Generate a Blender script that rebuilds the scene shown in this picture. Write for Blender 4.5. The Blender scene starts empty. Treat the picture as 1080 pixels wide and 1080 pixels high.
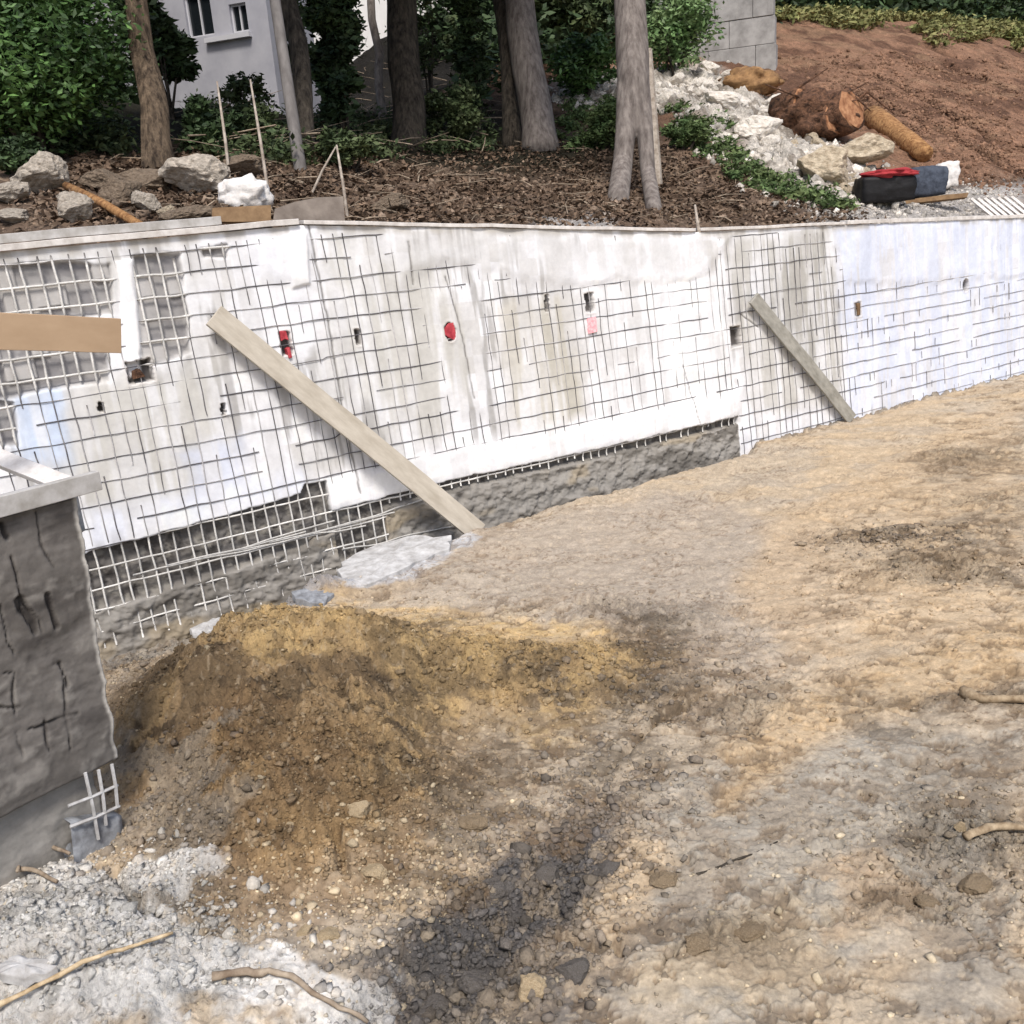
import bpy, bmesh, math, random
import numpy as np
from mathutils import Matrix, Vector
random.seed(7); RNG=np.random.default_rng(7)
sc=bpy.context.scene; COL=sc.collection
# ------------------------------------------------------------------ camera frame
F=1000.0                                   # focal length for a 1080 px wide picture
UP=-np.array([234.,-3190.,-1000.]); UP/=np.linalg.norm(UP)
FW=np.array([0,0,-1.]); FW=FW-UP*FW.dot(UP); FW/=np.linalg.norm(FW)
R=np.array([np.cross(FW,UP),FW,UP]); CAM=np.array([0,0,3.0])
def ray(px,py): return R@np.array([(px-540)/F,-(py-540)/F,-1.0])
def G(px,py,z=0.0):
    d=ray(px,py); return CAM+d*((z-CAM[2])/d[2])
def U(px,py,dep): return CAM+ray(px,py)*dep
def DEP(p): return -(R.T@(np.array(p)-CAM))[2]
cd=bpy.data.cameras.new('camera'); cam=bpy.data.objects.new('camera',cd); COL.objects.link(cam)
cam.matrix_world=Matrix([[*R[i],CAM[i]] for i in range(3)]+[[0,0,0,1]])
cd.sensor_width=36; cd.lens=36*F/1080; cd.clip_start=0.05; cd.clip_end=500; sc.camera=cam
cd.dof.use_dof=False
# ------------------------------------------------------------------ noise
def _h(ix,iy,seed):
    n=(ix.astype(np.int64)*374761393+iy.astype(np.int64)*668265263+seed*974634777)&0xffffffff
    n=((n^(n>>13))*1274126177)&0xffffffff
    n=((n^(n>>16))*2246822519)&0xffffffff
    return ((n^(n>>15))&0xffffff)/float(0xffffff)
def vn(x,y,seed=0):
    x=np.asarray(x,float); y=np.asarray(y,float)
    ix=np.floor(x); iy=np.floor(y); fx=x-ix; fy=y-iy
    fx=fx*fx*fx*(fx*(fx*6-15)+10); fy=fy*fy*fy*(fy*(fy*6-15)+10)
    a=_h(ix,iy,seed); b=_h(ix+1,iy,seed); c=_h(ix,iy+1,seed); d=_h(ix+1,iy+1,seed)
    return (a*(1-fx)+b*fx)*(1-fy)+(c*(1-fx)+d*fx)*fy
def fbm(x,y,o=4,seed=0,g=0.5):
    s=0; a=1; t=0
    for i in range(o):
        s=s+a*vn(x*2**i+i*17.3,y*2**i-i*9.1,seed+i); t+=a; a*=g
    return s/t
def clods(x,y,cell,seed,keep=1.0):
    """rounded lumps, 0..1"""
    X=np.asarray(x,float)/cell; Y=np.asarray(y,float)/cell
    ix=np.floor(X); iy=np.floor(Y); out=np.zeros_like(X)
    for dx in (-1,0,1):
        for dy in (-1,0,1):
            cx=ix+dx; cy=iy+dy
            jx=cx+_h(cx,cy,seed); jy=cy+_h(cx,cy,seed+1); r=.25+.5*_h(cx,cy,seed+2)
            on=_h(cx,cy,seed+3)<keep
            an=_h(cx,cy,seed+4)*3.14; ca=np.cos(an); sa=np.sin(an)
            u=(X-jx)*ca+(Y-jy)*sa; v=(-(X-jx)*sa+(Y-jy)*ca)*1.4
            d2=(u*u+v*v)/(r*r)
            out=np.maximum(out,np.where(on,np.sqrt(np.clip(1-d2,0,1))*r/.75,0))
    return out
def sstep(a,b,x):
    t=np.clip((np.asarray(x,float)-a)/(b-a),0,1); return t*t*(3-2*t)
def sr(r,g,b,k=1.0):
    c=np.array([r,g,b])/255.; return np.where(c<.04045,c/12.92,((c+.055)/1.055)**2.4)*k
def mix(c,col,m):
    return c*(1-m[...,None])+np.array(col)*m[...,None]
def poly_d(x,y,pts):
    """distance to a polyline and parameter"""
    best=np.full(np.shape(x),1e9); par=np.zeros(np.shape(x))
    n=len(pts)-1
    for i in range(n):
        ax,ay=pts[i][:2]; bx,by=pts[i+1][:2]
        l2=(bx-ax)**2+(by-ay)**2
        t=np.clip(((x-ax)*(bx-ax)+(y-ay)*(by-ay))/l2,0,1)
        d=np.hypot(x-ax-t*(bx-ax),y-ay-t*(by-ay))
        m=d<best; best=np.where(m,d,best); par=np.where(m,(i+t)/n,par)
    return best,par
def in_poly(x,y,pts):
    ins=np.zeros(np.shape(x),bool); n=len(pts)
    for i in range(n):
        x0,y0=pts[i][:2]; x1,y1=pts[(i+1)%n][:2]
        if y0==y1: continue
        c=((y0>y)!=(y1>y))&(x<(x1-x0)*(y-y0)/(y1-y0)+x0)
        ins^=c
    return ins
def soft_poly(x,y,pts,soft):
    ins=in_poly(x,y,pts); d,_=poly_d(x,y,list(pts)+[pts[0]])
    return sstep(-soft,soft,np.where(ins,d,-d))
# ------------------------------------------------------------------ mesh helpers
def new_mesh(name,v,f,colors=None,smooth=True,uv=None):
    me=bpy.data.meshes.new(name); v=np.asarray(v,np.float32); f=np.asarray(f,np.int32)
    if f.ndim==2:
        nf,k=f.shape
        me.vertices.add(len(v)); me.vertices.foreach_set('co',v.ravel())
        me.loops.add(nf*k); me.loops.foreach_set('vertex_index',f.ravel())
        me.polygons.add(nf); me.polygons.foreach_set('loop_start',np.arange(0,nf*k,k,dtype=np.int32))
        me.polygons.foreach_set('loop_total',np.full(nf,k,np.int32))
    me.update(calc_edges=True)
    if smooth: me.polygons.foreach_set('use_smooth',np.ones(len(me.polygons),bool))
    if colors is not None:
        a=me.color_attributes.new('tint','FLOAT_COLOR','POINT')
        c=np.ones((len(v),4),np.float32); c[:,:colors.shape[1]]=colors; a.data.foreach_set('color',c.ravel())
    return me
def link(name,me,mat,parent=None):
    o=bpy.data.objects.new(name,me); COL.objects.link(o)
    if me is not None and mat is not None:
        if not me.materials: me.materials.append(mat)
    if parent: o.parent=parent
    return o
def tag(o,label=None,cat=None,group=None,kind=None):
    if label: o['label']=label
    if cat: o['category']=cat
    if group: o['group']=group
    if kind: o['kind']=kind
    return o
def empty(name,loc,label,cat,group=None):
    o=bpy.data.objects.new(name,None); COL.objects.link(o); o.location=Vector(loc); o.empty_display_size=.2
    return tag(o,label,cat,group)
class MB:
    """collects shapes in world space; build() makes one mesh, local to a parent location"""
    def __init__(s): s.v=[]; s.f=[]
    def add(s,v,f):
        b=len(s.v); s.v+= [tuple(p) for p in v]; s.f+=[tuple(i+b for i in q) for q in f]
    def box(s,o,ex,ey,ez):
        """o centre, ex ey ez half-axis vectors"""
        o,ex,ey,ez=[np.array(a,float) for a in (o,ex,ey,ez)]
        v=[o+a*ex+b*ey+c*ez for c in(-1,1) for b in(-1,1) for a in(-1,1)]
        s.add(v,[(0,2,3,1),(4,5,7,6),(0,1,5,4),(2,6,7,3),(0,4,6,2),(1,3,7,5)])
    def tube(s,path,rad,seg=8,rough=0,seed=0,caps=True,flat=1.0):
        path=[np.array(p,float) for p in path]; n=len(path)
        if np.isscalar(rad): rad=[rad]*n
        ring=[]; ref=None
        for i,p in enumerate(path):
            t=path[min(i+1,n-1)]-path[max(i-1,0)]; t/=np.linalg.norm(t)+1e-9
            if ref is None: ref=np.array([0,0,1.]) if abs(t[2])<.9 else np.array([1.,0,0])
            a=np.cross(t,ref); a/=np.linalg.norm(a)+1e-9; b=np.cross(a,t); ref=b
            for k in range(seg):
                th=2*math.pi*k/seg
                r=rad[i]
                if rough: r*=1+rough*(float(vn(k*1.3+seed,i*.6,seed))-.5)*2
                ring.append(p+r*(math.cos(th)*a+flat*math.sin(th)*b))
        f=[]
        for i in range(n-1):
            for k in range(seg):
                k2=(k+1)%seg; f.append((i*seg+k,i*seg+k2,(i+1)*seg+k2,(i+1)*seg+k))
        if caps:
            f.append(tuple(range(seg))[::-1]); f.append(tuple((n-1)*seg+k for k in range(seg)))
        s.add(ring,f)
    def build(s,name,mat,parent=None,smooth=False,bevel=0):
        off=np.array(parent.location) if parent is not None else np.array([0,0,0.])
        p=parent
        while p is not None and p.parent is not None: p=p.parent; off=off+np.array(p.location)
        me=bpy.data.meshes.new(name); me.from_pydata([tuple(np.array(q)-off) for q in s.v],[],s.f); me.update()
        if smooth:
            me.polygons.foreach_set('use_smooth',np.ones(len(me.polygons),bool))
        o=link(name,me,mat,parent)
        if bevel:
            m=o.modifiers.new('bevel','BEVEL'); m.width=bevel; m.segments=2; m.limit_method='ANGLE'
        return o
# ------------------------------------------------------------------ materials
def nodes(name):
    m=bpy.data.materials.new(name); m.use_nodes=True; nt=m.node_tree; b=nt.nodes['Principled BSDF']
    return m,nt,b
def tinted(name,scale=30,amp=.25,bump=.4,bdist=.01,rough=.95,scale2=None,spec=.2):
    """vertex tint times procedural grain"""
    m,nt,b=nodes(name); N=nt.nodes; L=nt.links
    at=N.new('ShaderNodeAttribute'); at.attribute_name='tint'
    tc=N.new('ShaderNodeTexCoord')
    n1=N.new('ShaderNodeTexNoise'); n1.inputs['Scale'].default_value=scale; n1.inputs['Detail'].default_value=8; n1.inputs['Roughness'].default_value=.65
    L.new(tc.outputs['Object'],n1.inputs['Vector'])
    n2=N.new('ShaderNodeTexNoise'); n2.inputs['Scale'].default_value=scale2 or scale*.2; n2.inputs['Detail'].default_value=6
    L.new(tc.outputs['Object'],n2.inputs['Vector'])
    mr=N.new('ShaderNodeMapRange'); mr.inputs[1].default_value=.3; mr.inputs[2].default_value=.7; mr.inputs[3].default_value=1-amp; mr.inputs[4].default_value=1+amp
    L.new(n1.outputs['Fac'],mr.inputs[0])
    mr2=N.new('ShaderNodeMapRange'); mr2.inputs[1].default_value=.3; mr2.inputs[2].default_value=.7; mr2.inputs[3].default_value=1-amp*.6; mr2.inputs[4].default_value=1+amp*.6
    L.new(n2.outputs['Fac'],mr2.inputs[0])
    mu=N.new('ShaderNodeMath'); mu.operation='MULTIPLY'; L.new(mr.outputs[0],mu.inputs[0]); L.new(mr2.outputs[0],mu.inputs[1])
    vm=N.new('ShaderNodeVectorMath'); vm.operation='SCALE'; L.new(at.outputs['Color'],vm.inputs[0]); L.new(mu.outputs[0],vm.inputs['Scale'])
    L.new(vm.outputs[0],b.inputs['Base Color'])
    bu=N.new('ShaderNodeBump'); bu.inputs['Strength'].default_value=bump; bu.inputs['Distance'].default_value=bdist
    L.new(n1.outputs['Fac'],bu.inputs['Height']); L.new(bu.outputs[0],b.inputs['Normal'])
    ms=N.new('ShaderNodeMath'); ms.operation='MULTIPLY'; ms.inputs[1].default_value=bump; L.new(at.outputs['Alpha'],ms.inputs[0]); L.new(ms.outputs[0],bu.inputs['Strength'])
    b.inputs['Roughness'].default_value=rough; b.inputs['Specular IOR Level'].default_value=spec
    return m
def mat(name,c1,c2=None,scale=12,bump=.3,bdist=.01,rough=.85,stretch=(1,1,1),island=0.0,spec=.3,detail=8,sub=0,lo=.35,hi=.65):
    m,nt,b=nodes(name); N=nt.nodes; L=nt.links
    c2=c1 if c2 is None else c2
    tc=N.new('ShaderNodeTexCoord'); mp=N.new('ShaderNodeMapping'); mp.inputs['Scale'].default_value=stretch
    L.new(tc.outputs['Object'],mp.inputs[0])
    n=N.new('ShaderNodeTexNoise'); n.inputs['Scale'].default_value=scale; n.inputs['Detail'].default_value=detail; n.inputs['Roughness'].default_value=.65
    L.new(mp.outputs[0],n.inputs['Vector'])
    r=N.new('ShaderNodeValToRGB'); r.color_ramp.elements[0].position=lo; r.color_ramp.elements[1].position=hi
    r.color_ramp.elements[0].color=(*c1,1); r.color_ramp.elements[1].color=(*c2,1)
    L.new(n.outputs['Fac'],r.inputs[0]); out=r.outputs[0]
    if island:
        g=N.new('ShaderNodeNewGeometry'); mr=N.new('ShaderNodeMapRange'); mr.inputs[3].default_value=1-island; mr.inputs[4].default_value=1+island
        L.new(g.outputs['Random Per Island'],mr.inputs[0])
        vm=N.new('ShaderNodeVectorMath'); vm.operation='SCALE'; L.new(out,vm.inputs[0]); L.new(mr.outputs[0],vm.inputs['Scale']); out=vm.outputs[0]
    L.new(out,b.inputs['Base Color'])
    if bump:
        bu=N.new('ShaderNodeBump'); bu.inputs['Strength'].default_value=bump; bu.inputs['Distance'].default_value=bdist
        L.new(n.outputs['Fac'],bu.inputs['Height']); L.new(bu.outputs[0],b.inputs['Normal'])
    b.inputs['Roughness'].default_value=rough; b.inputs['Specular IOR Level'].default_value=spec
    return m
M={}
M['ground']=tinted('soil',55,.22,1,.03,.97)
M['bank']=tinted('bank soil',25,.45,1,.04,.97)
M['wall']=tinted('sprayed concrete',22,.06,.35,.006,.9,scale2=3)
M['mesh']=tinted('coated wire',40,.2,.2,.003,.7)
M['pier']=tinted('rough concrete',14,.16,.5,.01,.92,scale2=2.2)
M['plank']=mat('weathered board',sr(176,168,156),sr(140,132,120),9,.25,.003,.8,(1,1,1))
M['brace']=mat('brace timber',sr(200,192,178),sr(174,165,150),4,.2,.003,.75,(3,3,.8))
M['brace2']=mat('grey brace timber',sr(176,174,166),sr(140,138,130),7,.3,.003,.8,(2,2,.8))
M['beam']=mat('planed timber',sr(186,160,132),sr(174,148,120),3,.15,.002,.75,(1,2,1))
M['coping']=mat('whitewashed timber',sr(236,232,228),sr(196,190,184),8,.4,.006,.85)
M['coping2']=mat('dusty grey timber',sr(196,194,192),sr(160,156,150),8,.4,.006,.85)
M['bark']=mat('brown bark',sr(138,120,100),sr(62,52,44),20,1,.09,.95,(1,1,.22))
M['barkgrey']=mat('smooth grey bark',sr(144,136,130),sr(94,86,82),13,.8,.03,.9,(1.2,1.2,.3))
M['barkdark']=mat('dark bark',sr(98,90,80),sr(42,38,34),18,1,.08,.95,(1,1,.25))
M['pole']=mat('grey pole',sr(132,128,126),sr(104,100,98),6,.2,.01,.8,(2,2,.3))
M['leaf']=mat('glossy leaves',sr(40,66,34),sr(98,132,70),1.3,0,.01,.5,island=.5,spec=.45)
M['leafdark']=mat('dark leaves',sr(38,54,36),sr(74,94,58),1.0,0,.01,.6,island=.55,spec=.3)
M['leafmid']=mat('undergrowth leaves',sr(58,74,48),sr(88,98,64),1.6,0,.01,.65,island=.5,spec=.25)
M['leaflight']=mat('light leaves',sr(92,126,76),sr(130,150,104),1.4,0,.01,.6,island=.45,spec=.3)
M['weed']=mat('weeds',sr(72,96,58),sr(104,118,76),2.5,0,.01,.7,island=.45,spec=.2)
M['grass']=mat('dry grass',sr(104,112,66),sr(146,140,96),1.5,0,.01,.8,island=.4,spec=.2)
M['litter']=mat('leaf litter',sr(118,100,84),sr(78,64,54),3,0,.01,.9,island=.6,spec=.1)
M['twig']=mat('dry twigs',sr(170,156,138),sr(120,104,88),14,.3,.004,.9,island=.35,spec=.1)
M['stake']=mat('weathered stakes',sr(186,176,164),sr(138,126,114),14,.3,.004,.85)
M['rockgrey']=mat('grey broken rock',sr(204,194,180),sr(150,140,128),7,1,.04,.95)
M['rockbrown']=mat('earthy rock',sr(150,134,116),sr(104,90,76),7,1,.05,.95)
M['rockwhite']=mat('pale limestone',sr(240,235,226),sr(204,194,182),6,1,.04,.92)
M['rocktan']=mat('tan limestone',sr(214,200,176),sr(160,144,122),6,1,.05,.92)
M['log']=mat('orange stripped log',sr(196,152,104),sr(120,80,48),13,1,.05,.85)
M['heap']=mat('ochre earth',sr(168,132,92),sr(112,84,58),6,1,.05,.95)
M['root']=mat('earthy roots',sr(136,100,78),sr(62,46,38),12,1,.09,.95)
M['cut']=mat('cut wood',sr(186,140,104),sr(128,84,58),9,.6,.02,.9)
M['clod']=mat('dry clods',sr(176,158,132),sr(122,104,82),20,.8,.01,.97,island=.3,spec=.1)
M['cloddark']=mat('grey clods',sr(128,124,120),sr(92,84,76),20,.8,.01,.97,island=.35,spec=.1)
M['pebble']=mat('pale crumbs',sr(206,188,158),sr(160,138,106),20,.6,.01,.97,island=.35,spec=.1)
M['slab']=mat('pale cement',sr(204,204,204),sr(160,158,156),10,.7,.01,.93)
M['slabdark']=mat('blue grey cement',sr(160,164,170),sr(112,114,118),10,.8,.01,.93)
M['house']=mat('shaded render',sr(176,176,182),sr(160,160,168),1.5,.1,.01,.9)  # grey carries the shade on the house face
M['houselit']=mat('sunlit render',sr(244,242,240),sr(230,228,226),1.5,.1,.01,.9)  # same house wall, painted pale as if in sun
M['roof']=mat('roof tiles',sr(130,84,66),sr(96,62,50),3,.5,.03,.9)
M['trim']=mat('window frame',sr(196,196,200),None,5,0,.01,.6)
M['block']=mat('weathered block wall',sr(176,174,172),sr(138,136,134),3,.5,.015,.93)
M['red']=mat('red plastic',sr(206,84,92),sr(150,44,54),14,.3,.01,.55)
M['pinkpaint']=mat('pink paint',sr(240,150,160),sr(250,214,216),34,.1,.003,.9)
M['black']=mat('black plastic sacking',sr(30,29,31),sr(20,19,20),9,.6,.02,.55)
M['redcloth']=mat('red cloth',sr(178,62,66),sr(140,42,48),9,.7,.03,.85)
M['bluesack']=mat('blue grey sack',sr(84,92,106),sr(56,62,74),12,.8,.02,.8)
M['whitebag']=mat('white sack',sr(240,238,236),sr(206,200,194),6,.8,.03,.8)
M['board']=mat('brown board',sr(144,118,88),sr(110,86,62),7,.4,.01,.85)
M['sheet']=mat('dusty grey sheet',sr(136,126,116),sr(104,94,86),4,.3,.01,.8)
m,nt,b=nodes('window glass'); b.inputs['Base Color'].default_value=(.012,.015,.018,1); b.inputs['Roughness'].default_value=.12; M['glass']=m
m,nt,b=nodes('dark cavity'); b.inputs['Base Color'].default_value=(.012,.011,.01,1); b.inputs['Roughness'].default_value=.95; M['dark']=m
# ------------------------------------------------------------------ wall frame (one straight battered wall)
WA=np.array([-3.6,7.5]); WT=math.atan(.631); WD=np.array([math.cos(WT),math.sin(WT)]); WN=np.array([math.sin(WT),-math.cos(WT)])
BAT=.10
def WP(s,z,off=0.0):
    s=np.asarray(s,float); z=np.asarray(z,float)
    k=off-BAT*z
    return np.stack([WA[0]+WD[0]*s+WN[0]*k,WA[1]+WD[1]*s+WN[1]*k,z+0*s],-1)
def W(px,py):
    """photo pixel to (s,z) on the wall"""
    d=ray(px,py); n3=np.array([WN[0],WN[1],BAT]); p0=np.array([WA[0],WA[1],0])
    t=(n3@(p0-CAM))/(n3@d); p=CAM+d*t
    return (p[:2]-WA)@WD, p[2]
sB=W(327,300)[0]
TOPS=[(-30,3.02),(W(0,265)[0],W(0,266)[1]),(sB,W(325,237)[1]),(W(480,239)[0],W(480,240)[1]),(W(730,244)[0],W(730,245)[1]),(W(900,236)[0],W(900,237)[1]),(W(1080,230)[0],W(1080,230)[1]),(60,2.35)]
def top(s): return np.interp(s,[a for a,_ in TOPS],[b for _,b in TOPS])
# ------------------------------------------------------------------ ground in front
def gw(px,py): return G(px,py)[:2]
trench_s=[-6,W(100,500)[0],W(200,500)[0],W(330,480)[0],W(430,480)[0],W(510,480)[0],W(600,480)[0],W(700,450)[0],W(780,460)[0],W(800,460)[0],30]
trench_w=[1.0,.95,.9,.6,.34,.26,.26,.22,.2,.02,.02]
trench_d=[.4,.4,.4,.4,.38,.32,.28,.25,.22,0,0]
MOUND=[(gw(310,735),.90,.80,.52),(gw(340,840),.70,.55,.30),(gw(200,800),.5,.5,.18),(gw(540,715),1.0,.5,.20),(gw(250,890),.40,.45,.16),(gw(300,625),.42,.22,.22)]
RUT=[gw(700,760),gw(640,850),gw(560,930),gw(480,1000),gw(410,1075),gw(360,1150)]
DEB=[(gw(90,1030),.95,.5,.20),(gw(40,960),.5,.4,.08)]
def ridge(x,y):
    d,p=poly_d(x,y,RUT); return d,p
def H(x,y,detail=True,full=False):
    x=np.asarray(x,float); y=np.asarray(y,float)
    wx=x+.25*(fbm(x*1.1,y*1.1,3,5)-.5); wy=y+.25*(fbm(x*1.1,y*1.1,3,9)-.5)
    s=(x-WA[0])*WD[0]+(y-WA[1])*WD[1]; t=(x-WA[0])*WN[0]+(y-WA[1])*WN[1]
    z=.10*(fbm(x*.5,y*.5,3,1)-.5)*sstep(0.1,1.5,t)
    ts=s+.25*(fbm(x*2,y*2,3,3)-.5)
    tw=np.interp(ts,trench_s,trench_w); td=np.interp(s,trench_s,trench_d)
    tr=1-sstep(tw*.75,tw*1.25+.04,t+.12*(fbm(x*3,y*3,4,31)-.5))
    mz=np.zeros_like(x)
    for (cx,cy),rx,ry,h in MOUND:
        mz=mz+h*np.exp(-(((wx-cx)/rx)**2+((wy-cy)/ry)**2)**1.2)
    z=z+mz-td*tr
    dr,pr=ridge(wx,wy); rut=np.exp(-(dr/.27)**2)*sstep(.0,.55,pr)
    z=z-.19*rut
    dz=np.zeros_like(x)
    for (cx,cy),rx,ry,h in DEB: dz=dz+h*np.exp(-((wx-cx)/rx)**2-((wy-cy)/ry)**2)
    z=z+dz
    out={'s':s,'t':t,'m':mz,'rut':rut,'tr':tr,'deb':dz,'dr':dr}
    if detail:
        rm=np.clip(mz*5,0,1)*(1-.3*tr); rr=sstep(.15,.6,rut); rd=sstep(.05,.14,dz)
        patch=sstep(.52,.64,fbm(x*.9+3,y*1.4,4,77))*(1-np.clip(rm+rr+rd,0,1))
        px=sum(np.exp(-((x-c[0])/rx)**2-((y-c[1])/ry)**2) for c,rx,ry in ROUGH)
        patch=np.clip(patch*.35+px,0,1)*sstep(.15,.5,t)
        wob=.25*(fbm(x*9,y*9,2,88)-.5)
        c1=clods(x+wob*.3,y,.14,11,.55); c2=clods(x,y+wob*.2,.06,21,.7); c3=clods(x,y,.026,41,.8)
        rug=fbm(x*5,y*5,6,51,.62)-.5; rdg=.5-np.abs(fbm(x*13+.4*wob,y*13,4,53,.65)-.5)*3.2
        z=z+rm*(.022*c1+.022*c2+.016*c3+.22*rug+.030*rdg)
        z=z+rr*(.085*clods(x+wob*.4,y,.24,13,.6)+.050*c1+.035*c2+.014*c3+.14*rug+.015*rdg)*(.4+.6*sstep(.35,.6,fbm(x*2,y*2,3,61)))
        z=z+rd*(.012*c2+.008*c3+.16*rug+.02*rdg)
        z=z+patch*(.022*c2+.012*c3+.10*rug+.012*rdg)
        fl=np.clip(1-rm-rr-rd,0,1)
        # trampled crust: broad smooth plates, little scarps, footprints and pits
        pl=fbm(x*1.6+1,y*2.4,6,71,.55); z=z+fl*.09*(pl-.5); fq=fbm(x*3+1.2*y,y*4.5-x*.8,6,129,.66); z=z-fl*.007*sstep(.52,.60,fq)-fl*.016*sstep(.58,.64,fbm(x*6,y*8,6,133,.66))
        st=fbm(x*2.2+7,y*4.5+.3*x,5,91); z=z+fl*.010*sstep(.50,.56,st)*sstep(.4,.6,fbm(x*.9,y*1.3,3,98))*(.6+.4*fl)
        pit=sstep(.68,.76,fbm(x*11,y*15,3,93))*sstep(.45,.6,fbm(x*1.1,y*1.5,3,99)); z=z-fl*.02*pit
        z=z+.012*c2*fl*sstep(.55,.7,fbm(x*3,y*3,3,95))+.005*(fbm(x*22,y*22,3,97)-.5)*(1+rm+rr)
        z=z+tr*(.04*c1+.03*c2+.14*rug+.02*rdg)
        for pp,w_,dpt in CRACKS:
            d,p=poly_d(x,y,pp); w2=w_*(.4+.9*vn(x*14,y*14,5)); z=z-dpt*np.exp(-(d/w2)**2)
        out.update(rm=rm,rr=rr,rd=rd,patch=patch,c1=c1,c2=c2,c3=c3,fl=fl,st=st,pit=pit,rug=rug)
    out['z']=z
    return out if full else z
def E_(px,py,rx,ry): return (gw(px,py),rx,ry)
ROUGH=[E_(560,960,.35,.25),E_(520,1040,.4,.2),E_(905,568,.35,.18),E_(985,600,.6,.3),E_(1040,530,.7,.35),E_(1010,480,.5,.3),E_(780,750,.35,.15),E_(1010,735,.5,.12),E_(1020,880,.35,.25),E_(960,950,.3,.15),E_(760,990,.25,.12),E_(640,640,.3,.2),E_(700,650,.5,.3)]
def CR(pts,w,d): return ([gw(*p) for p in pts],w,d)
CRACKS=[CR([(608,634),(640,638),(655,640)],.05,.10),CR([(980,500),(1020,480),(1078,462)],.03,.05),CR([(870,545),(905,560),(965,552)],.03,.05),
 CR([(1000,572),(1078,568)],.03,.05),CR([(700,1022),(716,1000),(748,985)],.012,.05),CR([(595,985),(655,1000)],.035,.10),
 CR([(700,770),(765,772)],.04,.05),CR([(870,970),(885,965)],.04,.09),CR([(700,910),(728,912)],.025,.05),CR([(950,802),(972,800)],.03,.06),CR([(880,715),(930,745),(1000,760)],.025,.03),CR([(360,905),(365,935)],.03,.09),
 CR([(640,810),(690,760),(740,735)],.03,.05),CR([(120,930),(150,985),(175,1000)],.03,.08)]
print('ground')
ny,nx=1050,1250
ys=1.6*(16.9/1.6)**np.linspace(0,1,ny); us=np.linspace(-1,1,nx)
Y,Uu=np.meshgrid(ys,us,indexing='ij'); X=Uu*(.86*Y+1.4)
D=H(X,Y,True,True); Z=D['z']
edge=np.minimum(sstep(0,.06,1-np.abs(Uu)),sstep(1.6,1.8,Y))
Z=Z*edge
# tuck the sheet under the wall so it never comes out behind
Z=np.where(D['t']<-.35,-.45,Z)
sand=sr(190,174,152); c=np.broadcast_to(sand,X.shape+(3,)).copy()
f1=fbm(X*.7,Y*1.1,4,101); f2=fbm(X*1.7,Y*3.0,5,103); f3=fbm(X*4,Y*6,4,107)
c=mix(c,sr(198,176,146),sstep(.45,.62,f1)*.8)
c=mix(c,sr(178,166,150),sstep(.5,.6,f2)*.5)
def reg(pts,soft=.3,seed=0):
    w=.9*(fbm(X*1.9,Y*2.6,6,200+seed,.6)-.5); return soft_poly(X+w,Y+w*.7,[gw(*p) for p in pts],soft*.55)
# grey dried silt
c=mix(c,sr(174,162,148),reg([(480,560),(700,520),(860,560),(900,660),(760,740),(560,640),(400,640)],.4,1)*.75)
c=mix(c,sr(168,161,149),reg([(700,830),(860,770),(1080,760),(1080,880),(930,1000),(820,1080),(640,1090),(690,940)],.22,2)*.9)
c=mix(c,sr(158,151,140),reg([(1000,960),(1085,930),(1085,1090),(900,1090)],.2,3)*.8)
c=mix(c,sr(196,168,130),reg([(740,800),(820,740),(1080,640),(1080,720),(900,760),(780,850)],.2,4)*.85)
c=mix(c,sr(200,174,140),reg([(800,560),(1080,410),(1080,640),(860,720),(780,640)],.3,5)*.6)
c=mix(c,sr(188,168,138),reg([(690,1010),(790,960),(900,1010),(800,1060)],.12,6)*.6)
c=mix(c,sr(186,154,116),reg([(860,900),(960,870),(980,960),(890,990)],.12,7)*.5)
# mound ochre / brown / damp
mo=np.clip(D['rm']*1.6,0,1)
c=mix(c,sr(158,132,96),mo*.88)
fm=fbm(X*2.6,Y*2.6,5,111)
c=mix(c,sr(184,156,114),mo*sstep(.50,.57,fm)*.75); c=mix(c,sr(72,60,48),mo*sstep(.56,.63,fbm(X*9,Y*11,5,113,.62))*.7)
c=mix(c,sr(92,78,62),mo*sstep(.46,.40,fm)*.6)
c=mix(c,sr(206,176,126),reg([(270,612),(420,640),(600,655),(700,700),(620,780),(480,780),(330,760),(200,720)],.2,8)*(.35+.5*sstep(.4,.6,f3)))
dmp=sr(92,80,66); fg=fbm(X*7,Y*11,6,109,.62)
for k,(pts,st) in enumerate([([(395,655),(490,650),(480,680),(400,700)],.75),([(550,700),(615,710),(620,770),(560,760)],.85),([(650,640),(735,650),(730,720),(690,790),(600,830),(640,740)],.75),
    ([(400,720),(520,730),(480,820),(380,800)],.6),([(150,720),(230,730),(190,800),(130,800)],.35),([(430,850),(560,770),(700,690),(745,720),(690,830),(600,920),(440,980),(380,960)],.62),([(400,760),(640,800),(600,900),(420,960),(380,880)],.4),
    ([(110,655),(190,640),(220,660),(120,715)],.8),([(870,560),(960,555),(1000,600),(900,590)],.75),([(960,560),(1080,530),(1080,640),(1000,620)],.65),([(960,480),(1080,455),(1080,500),(990,510)],.5),([(870,720),(1080,725),(1080,760),(900,765)],.6),([(700,760),(830,710),(800,770),(700,830)],.55),([(900,810),(1080,790),(1080,920),(960,890)],.45)]):
    c=mix(c,dmp,reg(pts,.2,20+k)*st*(.25+.75*sstep(.43,.53,fg)))
c=mix(c,sr(132,106,76),reg([(130,850),(240,800),(380,830),(420,930),(340,1000),(180,1000)],.15,50)*.5)
c=mix(c,sr(146,136,122),reg([(120,800),(215,830),(260,910),(230,980),(150,960),(110,900)],.12,51)*.75)
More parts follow.
